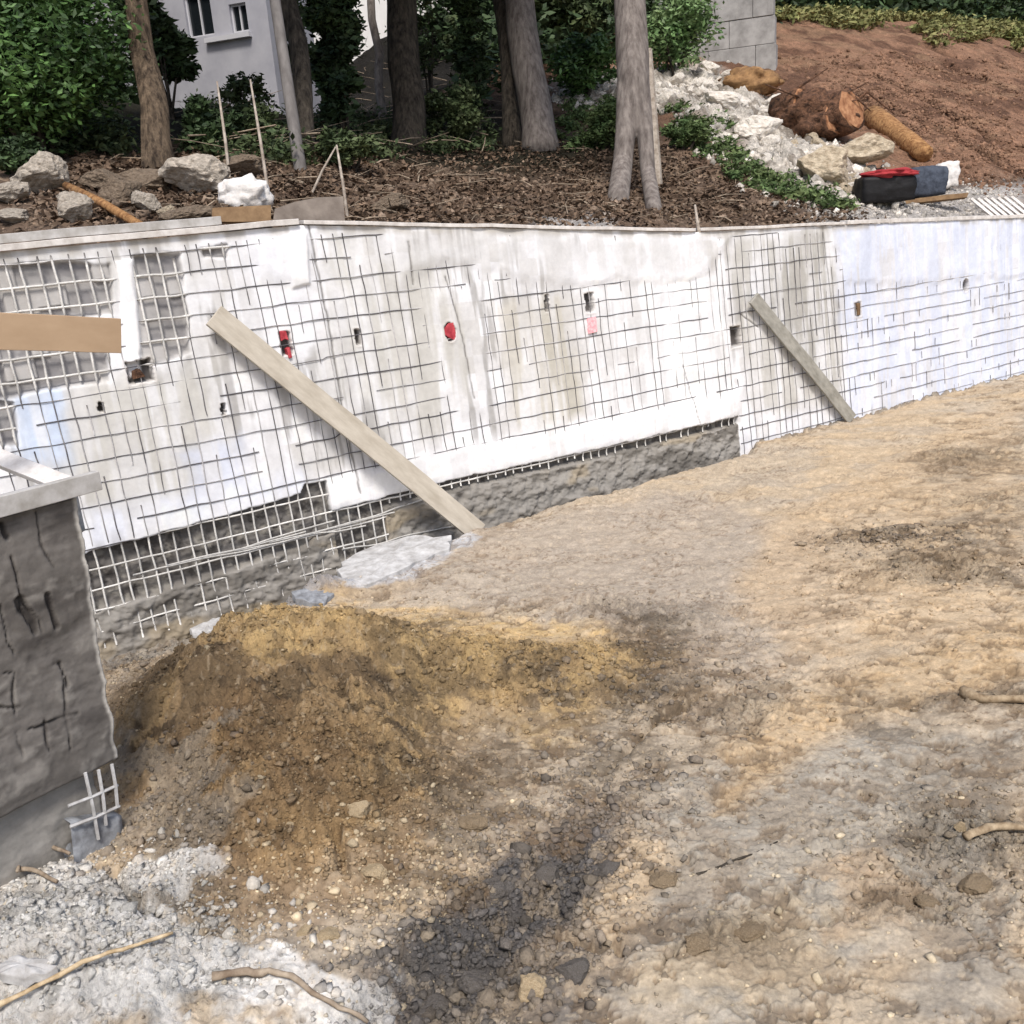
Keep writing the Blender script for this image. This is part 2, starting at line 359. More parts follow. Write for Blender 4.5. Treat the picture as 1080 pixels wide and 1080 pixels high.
# rut: blue-grey clods
c=mix(c,sr(112,108,106),np.clip(D['rr']*1.5,0,1)*(.25+.75*sstep(.42,.50,fbm(X*6,Y*7,6,137,.66))))
c=mix(c,sr(134,112,86),np.clip(D['rr'],0,1)*sstep(.5,.64,fm)*.8)
c=mix(c,sr(98,95,93),reg([(330,1000),(470,960),(640,1010),(700,960),(640,1095),(340,1095)],.22,52)*(.2+.6*sstep(.44,.54,fbm(X*8,Y*9,6,139,.66))))
# cement spill
c=mix(c,sr(226,224,220),reg([(-60,890),(60,890),(150,950),(250,1000),(400,1050),(420,1100),(-60,1110)],.1,53)*(.8+.2*sstep(.4,.55,f3)))
c=mix(c,sr(196,198,202),reg([(355,590),(470,562),(500,575),(430,615),(360,625),(300,620)],.1,54)*.9)
c=mix(c,sr(170,172,178),reg([(200,625),(260,585),(350,585),(360,625),(290,640)],.1,55)*.8)
c=mix(c,sr(150,146,140),np.clip(D['tr'],0,1)*.7)
# grit: colour darker in hollows and random specks, paler on lump tops
lump=np.clip(D['c2']*.6+D['c3']*.4,0,1)
rough=np.clip(D['rm']+D['rr']+D['patch']+D['rd']*.5,0,1)
h1=fbm(X*30,Y*30,3,121)
c=c*(1+rough*(.22*(lump-.35)))[...,None]
c=c*(1+.30*(h1-.5)+.12*(f3-.5))[...,None]
c=mix(c,sr(120,100,80),sstep(.62,.68,fbm(X*28,Y*36,4,123))*D['fl']*.6*sstep(.45,.6,fbm(X*1.4,Y*2.2,3,127)))
SM=1-.75*reg([(480,580),(780,475),(1000,415),(960,500),(860,560),(840,680),(600,630)],.3,59)
fk=fbm(X*3+1.2*Y,Y*4.5-X*.8,6,129,.66)
c=mix(c,sr(142,122,98),sstep(.52,.60,fk)*D['fl']*.30*SM); c=mix(c,sr(208,194,172),sstep(.47,.40,fk)*D['fl']*.2*SM)
c=mix(c,sr(112,94,74),sstep(.58,.64,fbm(X*6,Y*8,6,133,.66))*D['fl']*.55*SM)
c=mix(c,sr(214,196,168),sstep(.72,.78,fbm(X*34,Y*34,2,125))*.3)
c=mix(c,sr(92,90,86),D['rd']*sstep(.58,.66,fbm(X*7,Y*9,5,131))*.45)
c=np.clip(c*.86,.01,.9)
def grid_faces(ny,nx):
    a=np.arange(ny*nx).reshape(ny,nx)
    return np.stack([a[:-1,:-1],a[:-1,1:],a[1:,1:],a[1:,:-1]],-1).reshape(-1,4)
vg=np.stack([X,Y,Z],-1).reshape(-1,3)
al=np.clip(.14+.80*np.clip(D['rm']+D['rr']+D['patch']+D['rd']+D['tr'],0,1),0,1); GC=np.concatenate([c,al[...,None]],-1)
g=link('ground',new_mesh('ground',vg,grid_faces(ny,nx),GC.reshape(-1,4)),M['ground']); tag(g,kind='structure')
# wider ground ring reaching far out, joined along the sheet's border
bw=lambda y:.86*y+1.4
rv=[(-bw(1.6),1.6,0),(bw(1.6),1.6,0),(bw(16.9),16.9,0),(-bw(16.9),16.9,0),(-150,-150,-.0),(150,-150,0),(150,16.9,0),(-150,16.9,0)]
rf=[(4,5,1,0),(5,6,2,1),(7,4,0,3)]
g2=link('ground',new_mesh('ground_far',rv,rf,np.tile(sand*.86,(8,1)),False),M['ground']); tag(g2,kind='structure')
def gcol(x,y):
    j=np.clip(np.round(np.log(np.maximum(y,1.61)/1.6)/np.log(16.9/1.6)*(ny-1)).astype(int),0,ny-1); i=np.clip(np.round((x/(.86*y+1.4)+1)/2*(nx-1)).astype(int),0,nx-1)
    return GC[j,i]
def gz(x,y): return float(H(np.array([x]),np.array([y]))[0])
def GP(px,py):
    """photo pixel to a point on the real ground surface"""
    d=ray(px,py); a=np.linspace(2.5,20,2400); P_=CAM[None]+a[:,None]*d[None]
    h=H(P_[:,0],P_[:,1],False); i=int(np.argmax(P_[:,2]<=h)); p=P_[i]
    return np.array([p[0],p[1],gz(p[0],p[1])])
# ------------------------------------------------------------------ retaining wall
print('wall')
ds=.0125; S=np.arange(-4.5,20.5,ds); Zv=np.linspace(-.55,1,250)   # Zv is remapped to the top height
zz=np.linspace(0,1,300)
SS,V=np.meshgrid(S,zz,indexing='xy'); TT=top(SS); ZZ=-.5+V*(TT+.5)
def wpoly(pts): return [W(*p) for p in pts]
def wreg(pts,soft=.06,seed=0,wob=.12):
    w=wob*(fbm(SS*3,ZZ*3,3,300+seed)-.5); return soft_poly(SS+w,ZZ+w,wpoly(pts),soft)
COLW,ROWH=.115,.18
lean=.0
def cellid(s,z): return np.floor(s/COLW),np.floor((z-.03)/ROWH)
ci,cj=cellid(SS,ZZ); cell=_h(ci,cj,7); cell2=_h(np.floor(ci/3+.3),np.floor(cj/2),17)
white=sr(238,239,243); c=np.broadcast_to(white,SS.shape+(3,)).copy()
streak=fbm(SS*5,ZZ*.5,4,301); blot=fbm(SS*1.3,ZZ*1.3,5,303); sv=fbm(SS*12,ZZ*1.1,5,307); fine=fbm(SS*10,ZZ*10,4,305)
c=mix(c,sr(206,204,200),sstep(.35,.75,cell)*.45*sstep(.25,.55,blot))
c=mix(c,sr(196,193,188),sstep(.55,.6,cell2)*.45*sstep(.4,.6,blot))
c=mix(c,sr(180,177,172),sstep(.52,.68,streak)*.28)
c=mix(c,sr(150,147,142),sstep(.55,.68,sv)*sstep(.42,.58,blot)*.6)
for k,(pts,col,st) in enumerate([
  ([(0,270),(120,262),(130,340),(0,350)],sr(190,188,184),.7),
  ([(60,400),(230,380),(240,520),(110,560),(60,500)],sr(206,204,198),.85),
  ([(340,245),(390,245),(430,440),(380,420)],sr(206,204,196),.7),
  ([(395,270),(470,270),(500,400),(470,470),(400,460)],sr(204,202,196),.8),
  ([(400,245),(760,250),(740,285),(420,280)],sr(214,214,214),.6),
  ([(520,320),(600,320),(625,460),(545,470)],sr(208,204,194),.85),
  ([(560,330),(590,330),(625,460),(600,465)],sr(188,184,172),.7),
  ([(760,250),(875,240),(890,430),(800,440)],sr(196,194,188),.8),
  ([(820,250),(868,240),(880,330),(850,420),(815,330)],sr(160,157,150),.6),
  ([(920,265),(1000,255),(1010,350),(930,360)],sr(222,214,202),.5),
  ([(230,250),(320,250),(330,300),(240,300)],sr(218,220,226),.6),
  ([(330,300),(350,300),(370,420),(340,430)],sr(204,202,196),.6),
  ([(10,420),(62,410),(75,490),(20,490)],sr(206,220,242),.9),
  ([(190,470),(255,460),(260,520),(200,530)],sr(214,220,236),.8),
  ([(95,540),(330,490),(330,515),(90,582)],sr(232,236,248),.9),
  ([(340,500),(780,408),(780,438),(340,538)],sr(248,248,252),.95),
  ([(600,300),(770,280),(780,400),(620,440)],sr(246,247,250),.5),
  ([(880,235),(1100,225),(1100,410),(895,440)],sr(214,222,242),.8),
  ([(780,440),(900,420),(900,440),(785,475)],sr(226,228,236),.6)]):
    c=mix(c,col,wreg(pts,.12,k,.25)*st*(.35+.65*sstep(.36,.58,sv)))
# displacement towards the viewer
disp=.016*(fbm(SS*1.1,ZZ*1.1,3,311)-.5)+.0085*(fbm(SS*6,ZZ*6,4,313)-.5)-.0045-.002*sstep(9,11,SS)
cover=np.zeros_like(SS)
for pts,a in [([(400,244),(770,250),(740,292),(560,300),(470,270),(420,300)],.02),([(440,300),(500,300),(520,450),(480,440)],.014),([(340,505),(780,413),(780,440),(340,540)],.018),([(880,235),(1100,225),(1100,290),(890,300)],.018),
              ([(60,400),(200,395),(200,440),(60,440)],.006),([(700,300),(760,290),(770,400),(710,400)],.008),([(265,250),(330,245),(330,300),(270,300)],.012)]:
    cover=np.maximum(cover,a*wreg(pts,.08,60,.2))
disp=disp+cover
# bottom edge of the sprayed skin
eb=[W(-60,625),W(85,586),W(200,555),W(318,522),W(322,512),W(345,508),W(346,541),W(480,506),W(600,481),W(778,440)]
eb_s=[a for a,_ in eb]; eb_z=[b for _,b in eb]
EB=np.interp(SS,eb_s,eb_z,right=-1.0); EB=np.where(SS>eb_s[-1],-1,EB)+.03*(fbm(SS*8,ZZ*0+1,3,321)-.5)
rec=sstep(EB+.012,EB-.012,ZZ)*(SS<eb_s[-1]+.01)
s480=W(400,500)[0]
foot=EB-np.where(SS>s480,.10,.50)+.03*(fbm(SS*5,ZZ*0,3,323)-.5)
ft=sstep(foot+.015,foot-.015,ZZ)*rec
c=mix(c,sr(100,96,92),rec*.95)
c=mix(c,sr(60,56,54),rec*sstep(.52,.62,fine)*.6); c=mix(c,sr(150,146,138),rec*sstep(.56,.66,fbm(SS*14,ZZ*14,4,331))*.6)
disp=disp-rec*.085+rec*.09*(fbm(SS*9,ZZ*9,5,325,.6)-.5)
fc=fbm(SS*3,ZZ*9,5,327)
disp=disp+ft*.075+ft*.04*(fbm(SS*5,ZZ*11,6,333,.62)-.5)
c=mix(c,sr(150,146,140),ft*.95); c=mix(c,sr(98,94,88),ft*sstep(.5,.62,fc)*.7); c=mix(c,sr(164,150,126),ft*sstep(.6,.7,fbm(SS*1.5,ZZ*3,3,329))*.6)
# open mesh areas at the far left: sprayed skin missing behind the bars
opn=np.zeros_like(SS)
for k,pts in enumerate([[(-80,280),(118,275),(120,330),(-80,345)],[(-80,350),(112,350),(118,400),(60,410),(-80,430)],[(-80,430),(14,425),(18,470),(-80,480)],[(140,270),(192,265),(200,372),(150,385)],[(212,262),(240,258),(240,270),(214,272)]]):
    opn=np.maximum(opn,wreg(pts,.02,80+k,.1))
opn_cell=opn*sstep(.30,.36,cell)*(1-rec)
disp=disp-opn*.02*(1-rec)-opn_cell*.035
c=mix(c,sr(176,173,170),opn*(1-rec)*.8); c=mix(c,sr(134,132,134),opn_cell*.9*(.5+.5*sstep(.4,.6,fine)))
# pockets: (centre px, half width m, half height m)
PK=[(302,362,.05,.10),(378,356,.035,.07),(474,350,.06,.09),(577,320,.025,.09),(622,319,.055,.10),(776,355,.085,.12),(905,326,.07,.09),(1019,301,.07,.09),(148,392,.10,.09),(236,432,0.02,.05),(107,430,.02,.04)]
for k,(px,py,hw,hh) in enumerate(PK):
    s0,z0=W(px,py); w=.02*(fbm(SS*30,ZZ*30,2,340)-.5)
    shp=np.maximum(np.abs(SS+w-s0)/hw,np.abs(ZZ+w-z0)/hh) if k not in(2,7) else np.hypot((SS+w-s0)/hw,(ZZ+w-z0)/hh)
    mk=sstep(1.08,.92,shp); deep=.012 if px==905 else .09
    disp=disp-mk*deep; c=mix(c,sr(120,112,104) if px==905 else sr(58,50,46),mk*(.6 if px==905 else .9))
    ring=sstep(1.5,1.1,shp)*(1-mk); disp=disp+ring*.006; c=mix(c,sr(206,200,194),ring*.5)
# hairline cracks and seams in the skin
for pts,w_ in [([(470,292),(486,350),(500,420)],.008),([(325,238),(345,330),(362,430),(380,520)],.010),([(430,255),(436,300)],.008),([(868,240),(892,440)],.008),([(720,385),(745,470)],.005),([(780,330),(800,345)],.01)]:
    d,_=poly_d(SS+.02*(fine-.5),ZZ,wpoly(pts)); mk=np.exp(-(d/w_)**2); disp=disp-.012*mk; c=mix(c,sr(92,88,84),mk*.85)
# plaster strip beside the first panel joint and the raised board-like strip near the left end
for pts in ([(122,275),(140,274),(152,395),(138,400)],[(300,250),(322,246),(326,300),(308,305)]):
    mk=wreg(pts,.015,90,.03); disp=disp+.022*mk*(1-rec); c=mix(c,sr(242,242,244),mk*.9)
c=mix(c,sr(172,166,156),sstep(TT-.10,TT-.02,ZZ)*sstep(.4,.6,streak)*.7)
c=np.clip(c*(1+.14*(fine-.5))[...,None],.01,.88)
P=WP(SS,ZZ,disp)
root=empty('retaining_wall',(*WA,0),'long white sprayed concrete retaining wall with a rusty wire grid showing, behind the excavated soil','retaining wall')
off=np.array([*WA,0])
link('wall_face',new_mesh('wall_face',P.reshape(-1,3)-off,grid_faces(*SS.shape)[:,::-1],c.reshape(-1,3)),M['wall'],root)
from functools import lru_cache
def samp(A,s,z):
    i=np.clip(((np.asarray(s)-S[0])/ds).astype(int),0,len(S)-1); t=top(s); v=np.clip((np.asarray(z)+.5)/(t+.5),0,1)
    return A[np.clip((v*(len(zz)-1)).astype(int),0,len(zz)-1),i]
# wire grid
def strips(paths):
    """square section strips; each path: (s array,z array,offset array,radius array,tint array Nx3)"""
    V_=[];F_=[];C_=[];b=0
    for s,z,o,r,t in paths:
        n=len(s)
        if n<2: continue
        p=WP(s,z,o); tg=np.gradient(np.stack([s,z],-1),axis=0); tg/=np.linalg.norm(tg,axis=1)[:,None]+1e-9
        # in-plane normal and out-of-plane normal
        a=np.stack([-tg[:,1]*WD[0],-tg[:,1]*WD[1],tg[:,0]],-1)*r[:,None]; nn=np.array([WN[0],WN[1],BAT])[None]*r[:,None]
        ring=np.stack([p+nn,p+a,p-nn,p-a],1)
        V_.append(ring.reshape(-1,3)); C_.append(np.repeat(t,4,axis=0))
        i=np.arange(n-1)[:,None]*4
        for k in range(4):
            k2=(k+1)%4; F_.append(np.stack([i[:,0]+k,i[:,0]+k2,i[:,0]+4+k2,i[:,0]+4+k],-1)+b)
        F_.append(np.array([[0,1,2,3],[n*4-4,n*4-1,n*4-2,n*4-3]])+b); b+=n*4
    return np.concatenate(V_),np.concatenate(F_),np.concatenate(C_)
darkw=sr(96,94,97); coat=sr(206,204,200)
paths=[]
def addbar(s,z,horizontal,k):
    rc=samp(rec,s,z); op=samp(opn,s,z); dsp=samp(disp,s,z); exp_=np.clip(rc+op,0,1)
    nn=_h(np.full(len(s),k),np.arange(len(s))//3,19)
    o=np.where(rc>.5,-.022,np.where(op>.5,.002,.0015+.004*(vn(s*2.5,z*2.5+k,77)-.5)))
    r=np.where(rc>.5,.0095,np.where(op>.5,.011,.0034+.0022*_h(np.array([k*1.0]),np.array([3.]),9)[0]))
    sl=np.clip(-.05+.70*sstep(.46,.66,fbm(s*1.6+k*.7,z*2.2,4,431))+.30*sstep(8.5,12,s),0,.92)[:,None]
    t=(darkw[None]*(1-sl)+sr(206,204,204)[None]*sl)*(1-exp_[:,None])+coat[None]*exp_[:,None]; t=t*(.8+.5*nn[:,None])
    alive=np.ones(len(s),bool)
    if not horizontal: alive&=(s<W(895,330)[0])|(nn<.25)
    alive&=~((rc>.5)&(samp(ft,s,z)>.5)&(s>s480))
    alive&=z<top(s)-.05
    # breaks
    alive&=~((_h(np.full(len(s),k+50),np.floor(np.arange(len(s))/6),23)<(.05 if horizontal else .12))&(exp_<.5))
    idx=np.where(alive)[0]
    for run in np.split(idx,np.where(np.diff(idx)>1)[0]+1):
        if len(run)>1: paths.append((s[run],z[run],o[run],r[run],t[run]))
for j in range(-1,19):
    s=np.arange(-4.3,20,.05); z=.03+j*ROWH+.035*(fbm(s*.35,s*0+j*.37,3,401)-.5)+.012*(vn(s*6,s*0+j,403)-.5)
    if j in(6,10): z=z+.02*(s>sB)
    addbar(s,z,True,j)
for i in range(-38,174):
    z=np.arange(-.3,3.1,.05); s=i*COLW+.03*(_h(np.array([i*1.]),np.array([1.]),5)[0]-.5)+.05*(fbm(z*.5,z*0+i*.13,3,405)-.5)-.02*z+.01*(vn(z*7,z*0+i,407)-.5)
    if i*COLW>W(640,350)[0] and i%3==1 and i*COLW<W(770,350)[0]: continue
    addbar(s,z,False,100+i)
# a few dragged diagonal bars in the undercut strip
for k in range(7):
    s0=W(130+k*38,560)[0]; z0=np.interp(s0,eb_s,eb_z)-.28-.02*k
    s=np.linspace(s0,s0+1.3,20); z=z0+np.linspace(0,-.05+.05*(k%3),20)+.03*(vn(s*3,s*0+k,6)-.5)
    t=np.repeat((coat*.85)[None],20,0); paths.append((s,z,np.full(20,-.01),np.full(20,.009),t))
v,f,t=strips(paths)
link('wire_grid',new_mesh('wire_grid',v-off,f,t,False),M['mesh'],root)
# coping timbers lying along the top edge
def coping(name,sa,sb,h,dz,w,mt,label,back=.0):
    s=np.arange(sa,sb,.25); s=np.append(s,sb); mb=MB(); ring=[]; 
    for i,q in enumerate(s):
        z0=float(top(q))+dz+.010*float(vn(q*2,3,9)); 
        for (o,zz_) in ((w,0),(w,h),(-.10-back,h),(-.10-back,0)):
            p=WP(q,float(top(q)),o); ring.append((p[0],p[1],z0+zz_+(.004*float(vn(q*9,o*7,3)))))
    n=len(s); fs=[(0,1,2,3),((n-1)*4+3,(n-1)*4+2,(n-1)*4+1,(n-1)*4)]
    for i in range(n-1):
        for k in range(4):
            k2=(k+1)%4; fs.append((i*4+k,(i+1)*4+k,(i+1)*4+k2,i*4+k2))
    mb.add(ring,fs); o=mb.build(name,mt,None,False,.004); tag(o,label,'timber edging'); return o
coping('edging_board',-4.4,sB-.02,.05,0.0,.035,M['coping'],'white edging board on the wall top at its left end, ending at the joint')
coping('edging_board',-4.4,W(235,240)[0],.07,.056,-.01,M['coping2'],'dusty grey board on top of the white edging at the left',.05)
coping('edging_board',sB+.03,W(732,243)[0],.035,0,.03,M['coping'],'thin white timber along the middle stretch of the wall top')
coping('edging_board',W(738,243)[0],W(890,236)[0],.035,.0,.028,M['coping'],'thin white timber on the wall top just right of the short stake')
coping('edging_board',W(892,236)[0],20.4,.05,.0,.032,M['coping'],'white timber along the wall top at the far right, beside the bags')
# plastic caps and paint in the pockets
def pocket(px,py,w,h,mt,name,label,cat=None,shape=None):
    s0,z0=W(px,py); mb=MB(); pts=shape or [(-1,-1),(1,-1),(1,1),(-1,1)]
    n=len(pts)
    fr=[WP(s0+a*w,z0+b*h,.010+.012*random.random()) for a,b in pts]; bk=[WP(s0+a*w,z0+b*h,-.06) for a,b in pts]
    mb.add(fr+bk,[tuple(range(n)),tuple(range(2*n-1,n-1,-1))]+[(i,i+n,(i+1)%n+n,(i+1)%n) for i in range(n)])
    o=mb.build(name,mt,root,False,.003)
    if label: o['label']=label
pocket(299,354,.035,.045,M['red'],'plastic_cap','crumpled red plastic at the left pocket',shape=[(-1,-1),(.2,-.6),(1,-1),(.8,.9),(-.9,1)])
pocket(305,372,.022,.05,M['red'],'plastic_cap','narrow red plastic strip',shape=[(-.6,-1),(.8,-.9),(.5,1),(-1,.7)])
pocket(474,350,.07,.09,M['red'],'plastic_cap','rounded red plastic cap in the middle pocket',shape=[(-1,-.2),(.1,-.75),(1,-1.15),(.9,.1),(.7,1),(0,.95),(-.8,.5)])
pocket(624,343,.062,.085,M['pinkpaint'],'paint_mark','faded pink paint square below the pocket',shape=[(-1,-1),(.9,-.9),(1,1),(-.9,.95)])
pocket(905,326,.03,.08,M['board'],'wood_block','small wooden block')
pocket(146,394,.05,.04,M['root'],'wood_block','dark red brown scrap',shape=[(-1,-1),(1,-.8),(.3,1),(-.8,.6)])
# ------------------------------------------------------------------ bank behind
print('bank')
def bank(s,t,detail=False):
    s=np.asarray(s,float); t=np.asarray(t,float)
    w=sstep(7.5,15,s-.15*t)
    tt=np.maximum(t-.25,0)
    left=.25*np.minimum(tt,9)+.13*np.clip(tt-9,0,26)+.9*np.maximum(tt-35,0)
    right=(.40+.05*sstep(16,27,s))*np.minimum(tt,12.5)+.13*np.clip(tt-12.5,0,8)+.9*np.maximum(tt-20.5,0)
    z=top(s)-.03+left*(1-w)+right*w
    z=z+.5*(fbm(s*.25,t*.25,3,501)-.5)*sstep(.5,4,t)
    if detail:
        z=z+.22*(fbm(s*1.6,t*1.6,5,503)-.5)*sstep(.1,1.2,t)+.07*(fbm(s*7,t*7,4,505)-.5)*sstep(.05,.5,t)
    return z
def BW(s,t,z=None):
    z=bank(s,t) if z is None else z
    k=-(BAT*top(s)+.02)-t
    return np.stack([WA[0]+WD[0]*s+WN[0]*k,WA[1]+WD[1]*s+WN[1]*k,z],-1)
def st_of(x,y):
    s=(x-WA[0])*WD[0]+(y-WA[1])*WD[1]; t=-((x-WA[0])*WN[0]+(y-WA[1])*WN[1])-BAT*top(s)-.02
    return s,t
def K(px,py,tmax=60):
    """photo pixel to a point on the bank"""
    d=ray(px,py); a=np.arange(6,70,.02); P_=CAM[None]+a[:,None]*d[None]
    s,t=st_of(P_[:,0],P_[:,1]); hit=(P_[:,2]<=bank(s,t,True))&(t>0)
    i=int(np.argmax(hit)) if hit.any() else len(a)-1
    return P_[i]
def bz(x,y):
    s,t=st_of(np.array([x]),np.array([y])); return float(bank(s,t,True)[0])
us=np.linspace(-1,1,1150); s_=9+ (15*us+38*us**3); t_=60*np.linspace(0,1,560)**2.2
SB,TB=np.meshgrid(s_,t_,indexing='xy'); ZB=bank(SB,TB,True)
PB=BW(SB,TB,ZB); XB,YB=PB[...,0],PB[...,1]
RUBP=[(590,86),(660,80),(740,68),(800,102),(850,140),(905,178),(910,205),(850,206),(770,158),(715,118),(600,108)]
def breg(pts,soft=.4,seed=0,wob=.8):
    w=wob*(fbm(XB*.9,YB*.9,4,600+seed)-.5); return soft_poly(XB+w,YB+w,[K(*p)[:2] for p in pts],soft)
c=np.broadcast_to(sr(118,100,86),XB.shape+(3,)).copy()
n1=fbm(XB*1.5,YB*1.5,5,601); n2=fbm(XB*6,YB*6,4,603)
c=mix(c,sr(88,70,56),sstep(.48,.6,n1)*.8); c=mix(c,sr(160,140,120),sstep(.6,.7,n2)*.6)
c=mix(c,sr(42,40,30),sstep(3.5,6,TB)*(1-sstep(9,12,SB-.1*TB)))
hill=sstep(9.5,12.5,SB-.15*TB)*sstep(1.2,2.6,TB)
hc=mix(np.broadcast_to(sr(150,116,94),XB.shape+(3,)).copy(),sr(98,72,58),sstep(.45,.62,n1)*.8); hc=mix(hc,sr(152,122,98),sstep(.58,.68,fbm(XB*.8,YB*2.2,4,607))*.7)
c=c*(1-hill[...,None])+hc*hill[...,None]
RB=breg(RUBP,.35,1,.9); ZB=ZB+RB*(.22*clods(XB,YB,.55,811,.9)+.12*clods(XB,YB,.25,821,.9)+.06*clods(XB,YB,.12,831,.9)-.05)
c=mix(c,sr(216,210,200),RB*.9); c=mix(c,sr(122,112,100),RB*sstep(.5,.60,fbm(XB*4,YB*4,5,833,.6))*.8)
c=mix(c,sr(196,192,188),breg([(560,228),(640,225),(650,243),(560,241)],.1,2,.3)*.8)
c=mix(c,sr(190,186,182),breg([(850,215),(960,200),(1080,195),(1080,230),(860,238)],.2,3,.4)*.85)
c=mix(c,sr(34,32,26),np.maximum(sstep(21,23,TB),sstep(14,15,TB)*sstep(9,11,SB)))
# wheel ruts on the hill
groove=np.zeros_like(XB)
for pts in ([(920,80),(985,110),(1079,160)],[(1000,68),(1040,85),(1079,98)],[(900,100),(1000,140),(1079,185)],[(980,50),(1079,75)]):
    d,_=poly_d(XB+.3*(n1-.5),YB,[K(*p)[:2] for p in pts]); groove=np.maximum(groove,np.exp(-(d/.16)**2))
ZB=ZB-.2*groove+.06*hill*(fbm(XB*2,YB*5,4,609)-.5); c=mix(c,sr(78,56,44),groove*.85)
PB=BW(SB,TB,ZB)
c=np.clip(c*(1+.5*(n2-.5))[...,None]*.8,.01,.9)
o=link('bank',new_mesh('bank',PB.reshape(-1,3),grid_faces(*SB.shape),c.reshape(-1,3)),M['bank']); tag(o,kind='structure')
# ------------------------------------------------------------------ foliage helpers
def leaf_mesh(name,centers,radii,n,size,seed=1,flat=.75,shell=.55):
    """n leaves spread through ellipsoidal clumps"""
    rg=np.random.default_rng(seed); centers=np.array(centers,float); radii=np.array(radii,float)
    if radii.ndim==1: radii=np.stack([radii,radii,radii*flat],-1)
    w=radii.prod(1)**(2/3); w/=w.sum(); k=rg.choice(len(centers),n,p=w)
    d=rg.normal(size=(n,3)); d/=np.linalg.norm(d,axis=1)[:,None]
    r=shell+(1-shell)*rg.random(n); r*=1+.18*rg.normal(size=n)
    p=centers[k]+d*radii[k]*r[:,None]
    a=rg.normal(size=(n,3)); a[:,2]*=.5; a/=np.linalg.norm(a,axis=1)[:,None]
    b=np.cross(a,d+.7*rg.normal(size=(n,3))); b/=np.linalg.norm(b,axis=1)[:,None]+1e-9
    sz=size*(.55+.9*rg.random(n))[:,None]; nn=np.cross(a,b)
    q=np.stack([p-a*sz,p+b*sz*.42+nn*sz*.12,p+a*sz,p-b*sz*.42+nn*sz*.12],1)
    return new_mesh(name,q.reshape(-1,3),np.arange(4*n).reshape(n,4),None,False)
def clumps(n,rx,ry,rz,cr,seed,base=0.):
    rg=random.Random(seed); C_=[];R_=[]
    for _ in range(n):
        while True:
            a=[rg.uniform(-1,1) for _ in range(3)]
            if sum(q*q for q in a)<1: break
        C_.append((a[0]*rx,a[1]*ry,base+a[2]*rz)); R_.append(cr*rg.uniform(.55,1.3))
    return C_,R_
def shrub(px,py,wpx,hpx,mt,label,cat='bush',name='bush',n=5000,leaf=.05,seed=1,group=None,dy=0,stems=6,loc=None,ncl=22,cr=.3):
    p=K(px,py) if loc is None else np.array(loc); dep=DEP(p); w=wpx*dep/F/2; h=hpx*dep/F
    o=empty(name,p,label,cat,group)
    C_,R_=clumps(ncl,w*.75,w*.6,h*.40,min(w,h*.5)*cr*1.5,seed,h*.52)
    link('foliage',leaf_mesh('foliage',C_,R_,n,leaf,seed),mt,o)
    mb=MB(); rg=random.Random(seed)
    for _ in range(stems):
        q=C_[rg.randrange(len(C_))]; b0=np.array([rg.uniform(-.15,.15)*w,rg.uniform(-.15,.15)*w,-.1])
        mid=(b0+np.array(q))/2+np.array([rg.uniform(-.1,.1)*w,0,.1*h]); mb.tube([b0,mid,q],[.03,.02,.008],5,caps=True)
    st=link('stem',None,None,o) if False else None
    me=bpy.data.meshes.new('stem'); me.from_pydata(mb.v,[],mb.f); link('stem',me,M['barkdark'],o)
    return o
def trunk_pts(px0,py0,px1,w0,w1,dep_off=0,up=9.5,base=None,seed=1,flare=1.3):
    """pixel base, pixel x at the photo's top edge, widths in px"""
    b=K(px0,py0) if base is None else base; dep=DEP(b); t=U(px1,0,dep)
    # keep the trunk in the vertical slab: direction from base to the top-of-frame point
    dr=(t-b); n=14; pts=[];rad=[]
    L=(up-b[2])/max(dr[2],.1)
    for i in range(n+1):
        k=i/n*L; q=b+dr*k; q=q+np.array([.05*(vn(i*.5,seed,3)-.5),.05*(vn(i*.5,seed,4)-.5),0])*min(i,3)
        pts.append(q); r=(w0+(w1-w0)*min(k,1.0))*dep/F/2*(1-.25*max(k-1,0)/max(L-1,.1))
        if i==0: r*=flare
        rad.append(r)
    pts.insert(1,b+dr*.04*1.0); rad.insert(1,rad[0]/flare*1.08)
    pts[0]=pts[0]-np.array([0,0,.15])
    return pts,rad,b
def crown(root,tp,seed,n=9000,mt='leafdark',rad=2.6,leaf=.15):
    n=int(n*1.0); rad*=1.0
    C_,R_=clumps(26,rad,rad,rad*.55,rad*.33,seed)
    o=link('crown',leaf_mesh('crown',[tuple(np.array(q)+np.array(tp)-np.array(root.location)) for q in C_],R_,n,leaf,seed),M[mt],root)
    mb=MB(); rg=random.Random(seed)
    for k in range(7):
        q=np.array(C_[rg.randrange(len(C_))])+np.array(tp); s0=np.array(tp)-np.array([0,0,rg.uniform(.4,1.6)])
        mb.tube([s0,(s0+q)/2+np.array([0,0,.25]),q],[.07,.045,.015],6)
    mb.build('limb',M['barkdark'],root,True)
def tree(px0,py0,px1,w0,w1,mt,label,seed,up=9.5,cr=2.4,name='tree',rough=.10,n=9000,base=None,cmt='leafdark'):
    pts,rad,b=trunk_pts(px0,py0,px1,w0,w1,seed=seed,up=up,base=base)
    o=empty(name,b,label,'tree'); mb=MB(); mb.tube(pts,rad,16,rough,seed); mb.build('trunk',M[mt],o,True)
    crown(o,pts[-1],seed,n,cmt,cr); return o
print('trees')
tree(168,178,146,32,22,'bark','brown rough barked tree trunk leaning left beside the big green bush',1,up=8.5)
tree(322,160,306,20,19,'barkdark','dark tree trunk right behind the smooth grey pole',2,up=9)
